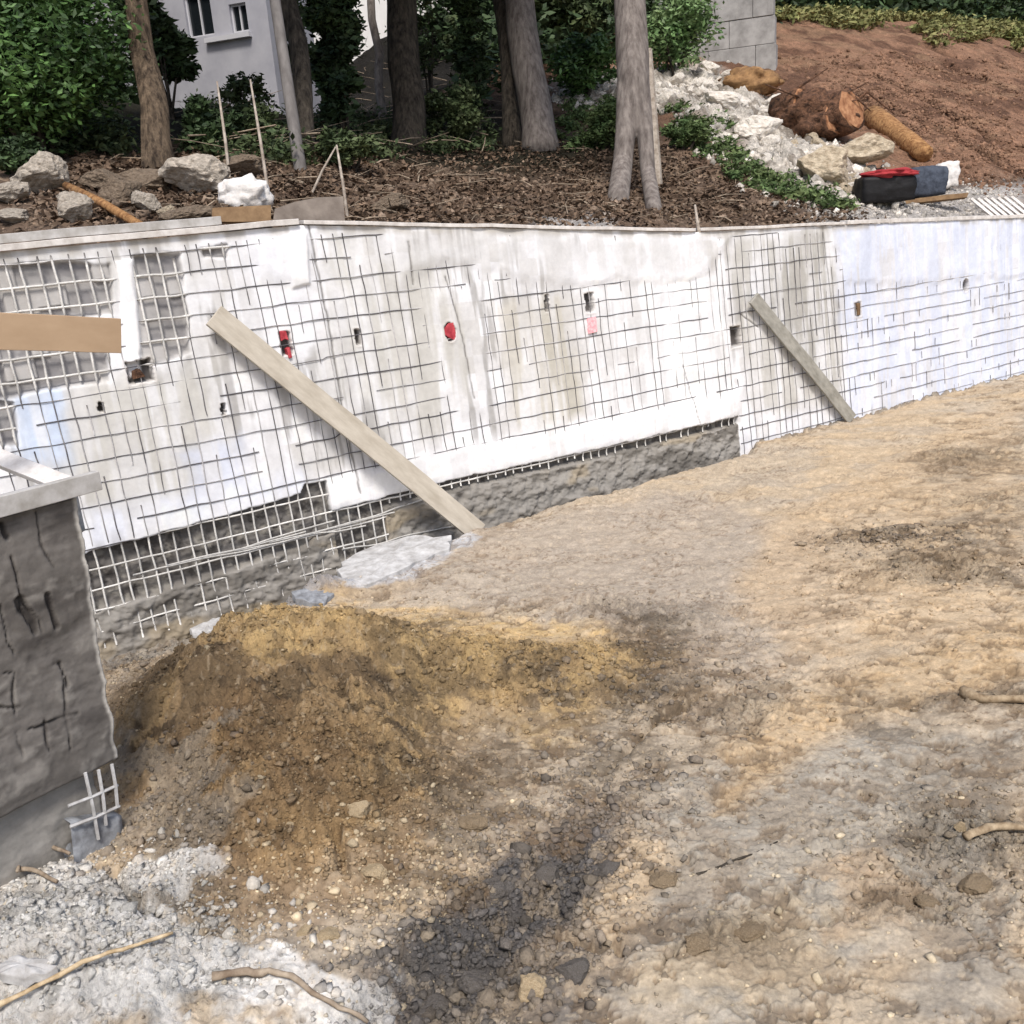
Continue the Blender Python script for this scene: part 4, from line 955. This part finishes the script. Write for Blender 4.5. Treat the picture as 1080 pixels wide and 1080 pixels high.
# cement curtain under it
mb=MB(); n_=12; g1=[];
for j in range(n_):
    for i in range(n_):
        px=74+ (128-74)*i/(n_-1)+6*j/(n_-1); py=868-8*i/(n_-1)+ (60*j/(n_-1)); g1.append(onpier(px,py,.0+.035*j/(n_-1)+.02*float(vn(i*.9,j*.9,5))))
mb.add(g1+[q-pn*.10 for q in g1],[(j*n_+i,j*n_+i+1,(j+1)*n_+i+1,(j+1)*n_+i) for j in range(n_-1) for i in range(n_-1)]+[(n_*n_+(j+1)*n_+i,n_*n_+(j+1)*n_+i+1,n_*n_+j*n_+i+1,n_*n_+j*n_+i) for j in range(n_-1) for i in range(n_-1)]+[(j*n_+n_-1,n_*n_+j*n_+n_-1,n_*n_+(j+1)*n_+n_-1,(j+1)*n_+n_-1) for j in range(n_-1)]+[(i,n_*n_+i,n_*n_+i+1,i+1) for i in range(n_-1)])
mb.build('cement_spill',M['slabdark'],o,True)
# boards on the pier
def bar(name,p,q,w,h,mt,label,cat,parent=None,upv=(0,0,1),bevel=.004,seg=8,warp=.004):
    p,q=np.array(p,float),np.array(q,float); d=q-p; L=np.linalg.norm(d); d/=L; a=np.cross(d,np.array(upv,float)); a/=np.linalg.norm(a); b=np.cross(a,d)
    me=bpy.data.meshes.new(name); vs=[];fs=[]
    for i in range(seg+1):
        c0=np.array([warp*(float(vn(i*.7,L,3))-.5),warp*(float(vn(i*.7,L,4))-.5)])
        for x_,y_ in ((-1,-1),(1,-1),(1,1),(-1,1)): vs.append((x_*w/2+c0[0],y_*h/2+c0[1],L*i/seg))
    for i in range(seg):
        for k in range(4): fs.append((i*4+k,i*4+(k+1)%4,(i+1)*4+(k+1)%4,(i+1)*4+k))
    fs+=[(3,2,1,0),tuple(seg*4+k for k in range(4))]
    me.from_pydata(vs,[],fs); o=link(name,me,M[mt],parent)
    m4=Matrix([[a[i],b[i],d[i],p[i]] for i in range(3)]+[[0,0,0,1]])
    if parent is not None: m4=Matrix.Translation(-Vector(parent.location))@m4
    o.matrix_local=m4 if parent is not None else m4
    if parent is None: o.matrix_world=m4
    mo=o.modifiers.new('bevel','BEVEL'); mo.width=bevel; mo.segments=2; mo.limit_method='ANGLE'
    if parent is None: tag(o,label,cat)
    return o
e0=onpier(0,533,.02)-dv*1.4; e1=onpier(104,506,.02)
bar('formwork_board',e0,e1,.045,.095,'coping2','pale grey formwork board fixed along the top of the dark pier','board')
# bright plank lying obliquely on the pier's top
dpt=DEP(onpier(60,515,-.15)); q1=U(72,512,dpt+.12); q0=U(-40,468,dpt+.42)
bar('loose_plank',q0,q1,.10,.035,'coping','short bright plank sloping down onto the grey board at left','plank',upv=(.2,-.6,1))
# mesh-filled wedge behind the board
mb=MB(); c0=onpier(30,520,-.25); mb.box(c0-dv*.9+np.array([0,0,-.12]),dv*1.1,-pn*.10,(0,0,.13)); tag(mb.build('rubble_fill',M['slabdark'],None,False,.02),'rough grey concrete lump behind the pale formwork board','concrete lump')
# beam projecting from the left
bm_r=U(126,354,4.75); bm_l=U(0,349,4.4); dl=bm_l-bm_r; end=bm_r+dl*2.2
o=empty('timber_beam',(end[0],end[1],gz(end[0],end[1])),'thick beige timber beam jutting in from the left in front of the wall','beam')
bar('beam',end,bm_r,.06,.170,'beam','','',o,bevel=.003)
dlu=dl/np.linalg.norm(dl); fp=end-dlu*(-.08); g0=gz(end[0],end[1])-.3
bar('post',(fp[0],fp[1]+.09,g0),(fp[0],fp[1]+.09,end[2]+.3),.1,.1,'beam','','',o,upv=(1,0,0))
# ------------------------------------------------------------------ braces
def brace(pt,pb,wpx,th,mt,label):
    s0,z0=W(*pt); p=WP(s0,z0,.09); q=G(*pb,.02)
    if (q[0]-WA[0])*WN[0]+(q[1]-WA[1])*WN[1]<.12: sq,zq=W(*pb); q=WP(sq,zq,.10)
    dep=(DEP(p)+DEP(q))/2; w=wpx*dep/F
    d=(q-p)/np.linalg.norm(q-p); q=q+d*.10
    v=CAM-(p+q)/2; a=np.cross(d,v); 
    nrm=np.cross(a,d); nrm/=np.linalg.norm(nrm)
    nrm=nrm*.75+np.array([0,0,1])*.35+np.array([WN[0],WN[1],0])*.25
    return bar('timber_brace',p,q,w,th,mt,label,'brace',upv=nrm,warp=.012)
brace((222,332),(498,556),24,.045,'brace','long pale timber plank leaning from the wall down to the sandy ground')
brace((789,314),(888,436),13,.05,'brace2','shorter grey timber plank leaning on the right part of the wall')
# ------------------------------------------------------------------ stakes, boards, sacks on the bank
def stake(pts,wpx,label,name='stake',mt='stake',dep=None,cat='stake',sink=.12):
    b_=K(*pts[0]) if dep is None else U(*pts[0],dep); d_=DEP(b_); P_=[U(a,c_,d_) for a,c_ in pts]; mb=MB(); 
    mb.tube([P_[0]-np.array([0,0,sink])]+P_,[wpx*d_/F/2]*(len(P_))+[wpx*d_/F/2*.6],6,.2,3); return tag(mb.build(name,M[mt],None,True),label,cat)
stake([(243,196),(238,150),(229,86)],3.4,'left of two tall thin pale stakes behind the mossy boulder')
stake([(286,222),(275,150),(264,84)],3.4,'tall thin pale stake standing behind the white sack')
stake([(367,233),(362,195),(355,153)],3.4,'short upright stake at the wall edge right of the grey sheet')
stake([(328,206),(340,180),(354,155)],2.6,'thin stick leaning against the tip of the short upright stake')
stake([(737,244),(733,216)],4,'very short pale stub stake at the wall joint',dep=DEP(WP(W(737,244)[0],2.6)),sink=.1)
def quadpanel(name,pts,th,mt,label,cat,dps=None,bevel=.004):
    """board with pixel corners on the bank, given thickness backwards"""
    P_=[]
    b0_=K(*pts[0]); 
    for i,(a,c_) in enumerate(pts): P_.append(U(a,c_,dps[i] if dps else DEP(b0_)))
    nn=np.cross(P_[1]-P_[0],P_[2]-P_[0]); nn/=np.linalg.norm(nn)
    if nn@(CAM-P_[0])<0: nn=-nn
    n=len(P_); mb=MB(); mb.add(P_+[p-nn*th for p in P_],[tuple(range(n)),tuple(range(2*n-1,n-1,-1))]+[(i,i+n,(i+1)%n+n,(i+1)%n) for i in range(n)])
    return tag(mb.build(name,M[mt],None,False,bevel),label,cat)
dW=lambda px:DEP(WP(W(px,240)[0],3.0))
quadpanel('board',[(224,234),(286,234),(286,216),(224,219)],.04,'board','brown board on edge in front of the white sack','board',[dW(224)+.25,dW(286)+.25,dW(286)+.28,dW(224)+.28])
quadpanel('metal_sheet',[(288,234),(364,233),(362,207),(335,208),(310,213),(290,220)],.015,'sheet','dusty grey brown sheet standing at the wall edge behind the joint','sheet',[dW(288)+.2,dW(364)+.25,dW(364)+.35,dW(335)+.35,dW(310)+.3,dW(290)+.25],.002)
# orange pole over boulders
b_=K(68,200); p=U(70,196,DEP(b_)-.25); q=U(150,239,dW(150)+.25); mb=MB(); mb.tube([p,(p+q)/2+np.array([0,0,.02]),q],[.042,.042,.038],9,.03,4)
tag(mb.build('timber_pole',M['log'],None,True),'orange brown round pole lying slantwise over the left boulders','pole')
# generic soft lump (sack)
def lump(name,px,py,wpx,hpx,mt,label,cat,seed,depth=.7,boxy=.5,parent=None,dep=None,loc=None,sub=4,wr=.10):
    from mathutils import noise
    p=K(px,py) if loc is None else np.array(loc); dp_=DEP(p); w=wpx*dp_/F/2; h=hpx*dp_/F/2
    bm=bmesh.new(); bmesh.ops.create_icosphere(bm,subdivisions=sub,radius=1)
    for v in bm.verts:
        c_=v.co; m_=max(abs(c_.x),abs(c_.y),abs(c_.z)); cc=c_.lerp(c_/m_*.88,boxy); o_=Vector((seed*2.3,seed,0))
        cc=cc*(1+wr*noise.fractal(c_*1.8+o_,1,2,4)+wr*.5*abs(noise.noise(c_*4+o_)))
        v.co=Vector((cc.x*w,cc.y*w*depth,cc.z*h+h*.92))
    me=bpy.data.meshes.new(name); bm.to_mesh(me); bm.free(); me.polygons.foreach_set('use_smooth',np.ones(len(me.polygons),bool))
    o=link(name,me,M[mt],parent)
    if parent is None:
        o.location=Vector(p); tag(o,label,cat)
    else: o.location=Vector(p)-Vector(parent.location)
    return o
lump('sack',260,222,52,34,'whitebag','crumpled bright white sack behind the brown board','sack',3,.6,.2,wr=.3)
bp=U(932,214,DEP(K(932,218))); o=empty('bag',bp,'black holdall with a red cloth on top, on the bank by the rubble','bag')
lump('bag_body',0,0,66,30,'black','','',5,.55,.75,o,loc=bp,wr=.05)
lump('cloth',0,0,54,11,'redcloth','','',6,.9,.3,o,loc=U(936,189,DEP(bp)-.05),wr=.25)
lump('sack',976,208,42,34,'bluesack','blue grey sack right of the black bag','sack',7,.7,.6,loc=U(976,208,DEP(K(976,212))))
lump('sack',998,198,24,28,'whitebag','small white bag right of the blue grey sack','bag',8,.7,.7,loc=U(998,198,DEP(K(998,200))),wr=.2)
quadpanel('board',[(944,212),(1000,205),(1022,203),(1020,208),(946,216)],.10,'board','thin brown plank lying in front of the blue grey sack','plank')
# stacked white slats at the far right: a pallet edge
o=empty('pallet',WP(W(1070,228)[0],2.5,-.3),'pale slatted pallet piece on the wall top at the right edge','pallet')
for k in range(7):
    a=W(1056+k*7,228)[0]; p=WP(a,float(top(a))+.03,-.12); q=WP(a-.05,float(top(a))+.32,-.45)
    bar('slat',p,q,.045,.03,'coping','','',o,upv=(0,-1,.3),seg=2)
a0,a1=W(1054,228)[0],W(1100,228)[0]
bar('rail',WP(a0,float(top(a0))+.20,-.36),WP(a1,float(top(a1))+.20,-.36),.05,.05,'coping2','','',o,seg=2)
# root stump and cut log on the hill
b_=K(868,148); dep=DEP(b_); o=empty('tree_stump',b_,'uprooted reddish stump with ragged cut discs above the rubble slope','stump')
lump('root_ball',0,0,84,46,'root','','',11,.7,.1,o,loc=U(858,146,dep),wr=.35)
for k,(a,c_,rp) in enumerate([(842,112,18),(876,126,20),(893,118,22)]):
    c0=U(a,c_,dep-.25-.1*k); ax=np.array([.55,-.8,.1+.1*k]); ax/=np.linalg.norm(ax); r=rp*dep/F
    mb=MB(); mb.tube([c0-ax*.5,c0-ax*.02,c0+ax*.12],[r*.8,r*1.0,r*.96],18,.18,k+3); d_=mb.build('log_section',M['root'],o,True)
    mb=MB(); mb.tube([c0+ax*.121,c0+ax*.14],[r*.86,r*.8],18,.15,k+3); mb.build('cut_face',M['cut'],o,False)
mb=MB()
for k in range(14):
    a=U(830+k*5,135-rg.uniform(0,30),dep-.2); mb.tube([a,a+np.array([rg.uniform(-.5,.5),-.3,rg.uniform(-.2,.5)])*.6,a+np.array([rg.uniform(-1,1),-.4,rg.uniform(-.5,.6)])],[.05,.03,.01],5)
mb.build('roots',M['root'],o,True)
p0,p1=K(918,128),K(978,170); dep=(DEP(p0)+DEP(p1))/2
P0=U(920,124,DEP(p0)-.1); P1=U(975,162,DEP(p1)-.15)
mb=MB(); mb.tube([P0+(P1-P0)*k for k in (0,.25,.5,.75,1)],[.019*dep*.7,.020*dep*.62,.018*dep*.6,.017*dep*.62,.014*dep*.6],16,.04,9)
tag(mb.build('log',M['log'],None,True),'thick stripped orange log lying on the hill behind the bags','log')
lump('earth_mound',782,100,60,30,'heap','ochre earth heap left of the uprooted stump','earth heap',15,.8,.0,wr=.35,loc=U(790,104,DEP(K(790,100))))
# ------------------------------------------------------------------ sticks and slabs on the ground
def gstick(pts,wpx,mt,label,name='stick',lift=.015,cat='stick'):
    P0_=[GP(*p)+np.array([0,0,lift]) for p in pts]; Q=[2*P0_[0]-P0_[1]]+P0_+[2*P0_[-1]-P0_[-2]]; P_=[]; r9=random.Random(len(label))
    for i in range(1,len(Q)-2):
        for k in range(5):
            t=k/5; P_.append(.5*((2*Q[i])+(-Q[i-1]+Q[i+1])*t+(2*Q[i-1]-5*Q[i]+4*Q[i+1]-Q[i+2])*t*t+(-Q[i-1]+3*Q[i]-3*Q[i+1]+Q[i+2])*t**3)+np.array([r9.uniform(-1,1),r9.uniform(-1,1),r9.uniform(-1,1)])*wpx*.0006)
    P_.append(P0_[-1]); mb=MB(); w=[wpx*DEP(p)/F/2*(1-.5*i/len(P_))*(.85+.3*r9.random()) for i,p in enumerate(P_)]
    # densify
    mb.tube(P_,w,7,.2,int(pts[0][0])); return tag(mb.build(name,M[mt],None,True),label,cat)
gstick([(-20,1080),(40,1050),(100,1022),(140,1010),(186,1000)],6.5,'pebble','long pale stick lying across the cement at the bottom left',lift=.04)
gstick([(225,1032),(262,1026),(300,1036),(340,1060),(390,1090)],9,'twig','pale curved root at the bottom left edge of the rut','root',.03,'root')
gstick([(0,898),(40,884),(72,858)],5,'twig','thin twig rising towards the pier foot',lift=.08)
gstick([(20,868),(48,900),(78,918)],6,'twig','pale stick crossing another below the pier',lift=.10)
gstick([(-10,925),(30,925),(62,938)],7,'twig','pale stick at the left edge above the cement spill',lift=.05)
gstick([(-10,890),(20,878),(38,872)],8,'twig','short pale stick at the left edge under the pier',lift=.06)
gstick([(22,930),(24,895)],4,'twig','tiny upright twig under the pier',lift=.05)
gstick([(735,925),(758,917),(775,906),(798,900),(820,888)],3.4,'barkdark','thin dark stick lying on the grey silt',lift=.0)
gstick([(1018,893),(1050,884),(1095,882)],11,'clod','brown root poking in from the right edge','root',.03,'root')
gstick([(1015,735),(1035,742),(1095,742)],14,'clod','pale flat stick at the right edge',lift=.01)
def slab(name,pts,th,mt,label,lift=.03,tilt=0,low=True,base_z=0.):
    
    if low and sum(p[1] for p in pts)/len(pts)<700:      # broken pieces resting on the mound crest
        mx=sum(p[0] for p in pts)/len(pts); my=sum(p[1] for p in pts)/len(pts); cc0=GP(mx,my); k_=DEP(cc0)/F
        P_=[np.array([cc0[0]+(p[0]-mx)*k_,cc0[1]-(p[1]-my)*k_*2.0,cc0[2]]) for p in pts]
    else: P_=[(GP(*p) if low else G(*p,lift)) for p in pts]
    zc=(np.mean([p[2] for p in P_]) if low else base_z)+lift; n=len(P_); c0=np.mean(P_,axis=0); 
    ring=[];rg=random.Random(int(pts[0][0]))
    for i in range(n):
        a,b2=P_[i],P_[(i+1)%n]
        for k in range(4):
            q=a+(b2-a)*k/4+np.array([rg.uniform(-.12,.12)*np.linalg.norm(b2-a)*.5,rg.uniform(-.12,.12)*np.linalg.norm(b2-a)*.5,0]); q[2]=zc+tilt*(q[0]-c0[0])+rg.uniform(-.015,.015); ring.append(q)
    m_=len(ring); cc=np.mean(ring,axis=0); inner=[q*.55+cc*.45+np.array([0,0,rg.uniform(0,.02)]) for q in ring]
    bot=[q-np.array([0,0,th]) for q in ring]; mb=MB()
    mb.add(ring+inner+[cc+np.array([0,0,.015])]+bot,[(i,(i+1)%m_,m_+(i+1)%m_,m_+i) for i in range(m_)]+[(m_+i,m_+(i+1)%m_,2*m_) for i in range(m_)]+[((i+1)%m_,i,2*m_+1+i,2*m_+1+(i+1)%m_) for i in range(m_)]+[tuple(2*m_+1+i for i in range(m_))[::-1]])
    return tag(mb.build(name,M[mt],None,False,.006),label,'concrete slab')
slab('cement_slab',[(358,592),(395,574),(440,564),(476,566),(472,578),(430,598),(385,616),(358,612)],.16,'slab','flat whitish cement slab at the foot of the long brace',.03,.0,False,.0)
slab('cement_slab',[(240,642),(254,629),(286,624),(302,633),(292,645),(256,650)],.08,'slabdark','blue grey broken slab lying on the mound crest',.05,.12)
slab('cement_slab',[(306,626),(334,622),(352,630),(344,641),(316,638)],.07,'slabdark','grey slab fragment between the blue grey slab and the whitish slab',.04,-.1)
slab('cement_slab',[(203,672),(220,660),(236,663),(232,678),(212,681)],.06,'slab','small light chip of cement on the left of the mound crest',.05,.1)
slab('cement_slab',[(0,1032),(15,1022),(50,1024),(64,1034),(40,1046),(5,1046)],.05,'slab','flat oval cement cake at the bottom left corner',.05)
# ------------------------------------------------------------------ buildings
print('houses')
def hp(px,py,dep): return U(px,py,dep)
def plane_box(name,a,b_,z0,z1,th,mt,parent):
    """upright slab from plan point a to b, thickness backwards"""
    d=np.array([b_[0]-a[0],b_[1]-a[1],0]); L=np.linalg.norm(d); d/=L; nb_=np.array([-d[1],d[0],0]); nb_=nb_ if nb_[1]>0 else -nb_
    mb=MB(); c0=np.array([(a[0]+b_[0])/2,(a[1]+b_[1])/2,(z0+z1)/2])+nb_*th/2; mb.box(c0,d*L/2,nb_*th/2,(0,0,(z1-z0)/2)); return mb.build(name,mt,parent,False)
hd=27.
a=hp(214,70,hd); b_=hp(294,104,hd-.5); b2=hp(420,100,hd+5)
hz0=min(bz(a[0],a[1]),bz(b_[0],b_[1]))-1.0; zt=12.5
o=empty('house',(b_[0],b_[1],hz0),'rendered house, shade painted into its grey face, with a small dark window seen between the trees','house')
D2=np.array([b_[0]-a[0],b_[1]-a[1],0]); Lh=np.linalg.norm(D2); D2/=Lh; NB=np.array([-D2[1],D2[0],0]); NB=NB if NB[1]>0 else -NB
def hq(px,py,o_=0.):
    nn=-NB; d=ray(px,py); t=(nn@(b_+nn*o_-CAM))/(nn@d); return CAM+d*t
# facade as pieces round the window opening
wl,wr_=hq(243,20),hq(261,20); zb,ztw=hq(252,34)[2],hq(252,3)[2]
aL=b_-D2*(Lh+4)
def ax(p): return (p-b_)@D2
x0,x1=ax(wl),ax(wr_); mb=MB(); th=.3
w2l,w2r=ax(hq(196,20)),ax(hq(224,20)); z2b,z2t=hq(215,38)[2],hq(215,-10)[2]
def piece(xa,xb,za,zc):
    c0=b_*np.array([1,1,0])+D2*(xa+xb)/2+NB*th/2+np.array([0,0,(za+zc)/2]); mb.box(c0,D2*(xb-xa)/2,NB*th/2,(0,0,(zc-za)/2))
xL=-(Lh+4)
piece(x1,0,hz0,zt); piece(w2r,x0,hz0,zt); piece(xL,w2l,hz0,zt); piece(x0,x1,hz0,zb); piece(x0,x1,ztw,zt); piece(w2l,w2r,hz0,z2b); piece(w2l,w2r,z2t,zt)
# right gable side and back
c1=b_*np.array([1,1,0]); mb.box(c1+NB*(th+1.0)+np.array([0,0,(hz0+zt)/2])-D2*.15,D2*.15,NB*1.0,(0,0,(zt-hz0)/2))
mb.build('wall',M['house'],o)
for (xa,xb,za,zc) in ((x0,x1,zb,ztw),(w2l,w2r,z2b,z2t)):
    c0=b_*np.array([1,1,0])+D2*(xa+xb)/2+np.array([0,0,(za+zc)/2]); hw=(xb-xa)/2; hh=(zc-za)/2
    mb=MB(); f_=.05
    mb.box(c0+NB*.12-D2*(hw-f_/2),D2*f_/2,NB*.03,(0,0,hh)); mb.box(c0+NB*.12+D2*(hw-f_/2),D2*f_/2,NB*.03,(0,0,hh)); mb.box(c0+NB*.12,D2*(f_*.45),NB*.025,(0,0,hh-f_)); mb.box(c0+NB*.12+np.array([0,0,hh-f_/2]),D2*(hw-f_),NB*.03,(0,0,f_/2)); mb.box(c0+NB*.12-np.array([0,0,hh-f_/2]),D2*(hw-f_),NB*.03,(0,0,f_/2))
    w=mb.build('window',M['trim'],o)
    mb=MB(); mb.box(c0+NB*.16,D2*(hw-.01),NB*.008,(0,0,hh-.01)); g_=mb.build('pane',M['glass'],w)
    g_.location=(0,0,0)
sl=MB(); c0=hq(242,40); sl.box(c0-NB*.06,D2*(ax(hq(266,40))-ax(hq(218,40)))/2,NB*.09,(0,0,.06)); sl.build('sill',M['trim'],o)
mb=MB(); r0=c1+D2*.5; mb.add([r0-NB*.5+(0,0,zt),r0-D2*12-NB*.5+(0,0,zt),r0-D2*12+NB*1.2+(0,0,zt+.9),r0+NB*1.2+(0,0,zt+.9),r0+NB*2.8+(0,0,zt),r0-D2*12+NB*2.8+(0,0,zt)],[(0,1,2,3),(3,2,5,4),(0,3,4),(1,5,2),(0,4,5,1)]); mb.build('roof',M['roof'],o)
# added second block; its pale colour stands in for sun on the house
a=hp(312,80,32); b3=hp(486,80,33); z0=bz(a[0],a[1])-2.5
o=empty('house',(a[0],a[1],z0),'added house block, painted pale as sunlit wall, glimpsed through gaps between the ivy clad trunks','house')
plane_box('wall',a,b3,z0,12.5,5,M['houselit'],o)
mb=MB(); d=(b3-a)*np.array([1,1,0]); d/=np.linalg.norm(d); nb_=np.array([-d[1],d[0],0]); mid=(a+b3)/2*np.array([1,1,0]); L=np.linalg.norm((b3-a)[:2])/2+.4
P_=[mid-d*L-nb_*.5+(0,0,12.5),mid+d*L-nb_*.5+(0,0,12.5),mid+d*L+nb_*2.5+(0,0,14),mid-d*L+nb_*2.5+(0,0,14),mid-d*L+nb_*5.5+(0,0,12.5),mid+d*L+nb_*5.5+(0,0,12.5)]
mb.add(P_,[(0,1,2,3),(3,2,5,4),(0,3,4),(1,5,2),(0,4,5,1)]); mb.build('roof',M['roof'],o)
# concrete block wall at top right of centre
dpb=23.; r1=hp(820,56,dpb); l1_=hp(700,70,dpb+1.0); zb_=min(bz(r1[0],r1[1]),bz(l1_[0],l1_[1]))-.6
o=empty('block_wall',(r1[0],r1[1],zb_),'grey concrete block wall end standing above the rubble at the top','wall')
d=(r1-l1_)*np.array([1,1,0]); Lb=np.linalg.norm(d); d/=Lb; nb_=np.array([-d[1],d[0],0]); bh=.62; nr=9
mb=MB()
for j in range(nr):
    x=Lb; row=[]; off_=.0 if j%2 else .55
    xs=[0]+[k*1.15+off_ for k in range(1,12) if k*1.15+off_<Lb-.3]+[Lb]
    for k in range(len(xs)-1):
        lean_x=-.035*j; c0=l1_*np.array([1,1,0])+d*((xs[k]+xs[k+1])/2+lean_x)+np.array([0,0,zb_+bh*(j+.5)])+nb_*(.2+.008*((j*7+k*3)%3))
        mb.box(c0,d*((xs[k+1]-xs[k])/2-.005),nb_*.2,(0,0,bh/2-.005))
mb.build('blocks',M['block'],o,False,.01)
mb=MB(); mb.box(l1_*np.array([1,1,0])+d*(Lb/2-.12)+nb_*.25+np.array([0,0,zb_+bh*nr/2]),d*(Lb/2-.35),nb_*.13,(0,0,bh*nr/2-.03)); mb.build('mortar',M['slabdark'],o)
# ------------------------------------------------------------------ light
w=bpy.data.worlds.new('World'); sc.world=w; w.use_nodes=True; nt=w.node_tree
sk=nt.nodes.new('ShaderNodeTexSky'); sk.sky_type='NISHITA'; sk.sun_disc=False; EL,AZ=math.radians(56),math.radians(176)
sk.sun_elevation=EL; sk.sun_rotation=AZ; sk.dust_density=3; sk.air_density=1.0; sk.ozone_density=1.0
nt.links.new(sk.outputs[0],nt.nodes['Background'].inputs[0]); nt.nodes['Background'].inputs[1].default_value=.10
sd=bpy.data.lights.new('sun','SUN'); sd.energy=2.0; sd.angle=math.radians(13); sd.color=(1,.95,.88); so=bpy.data.objects.new('sun',sd); COL.objects.link(so)
dirv=Vector((math.sin(AZ)*math.cos(EL),math.cos(AZ)*math.cos(EL),math.sin(EL))); so.rotation_euler=dirv.to_track_quat('Z','Y').to_euler(); so.location=(0,0,20)
vs=sc.view_settings; vs.view_transform='Standard'; vs.look='None'; vs.gamma=1; vs.exposure=.60
sc.cycles.max_bounces=5
print('done')
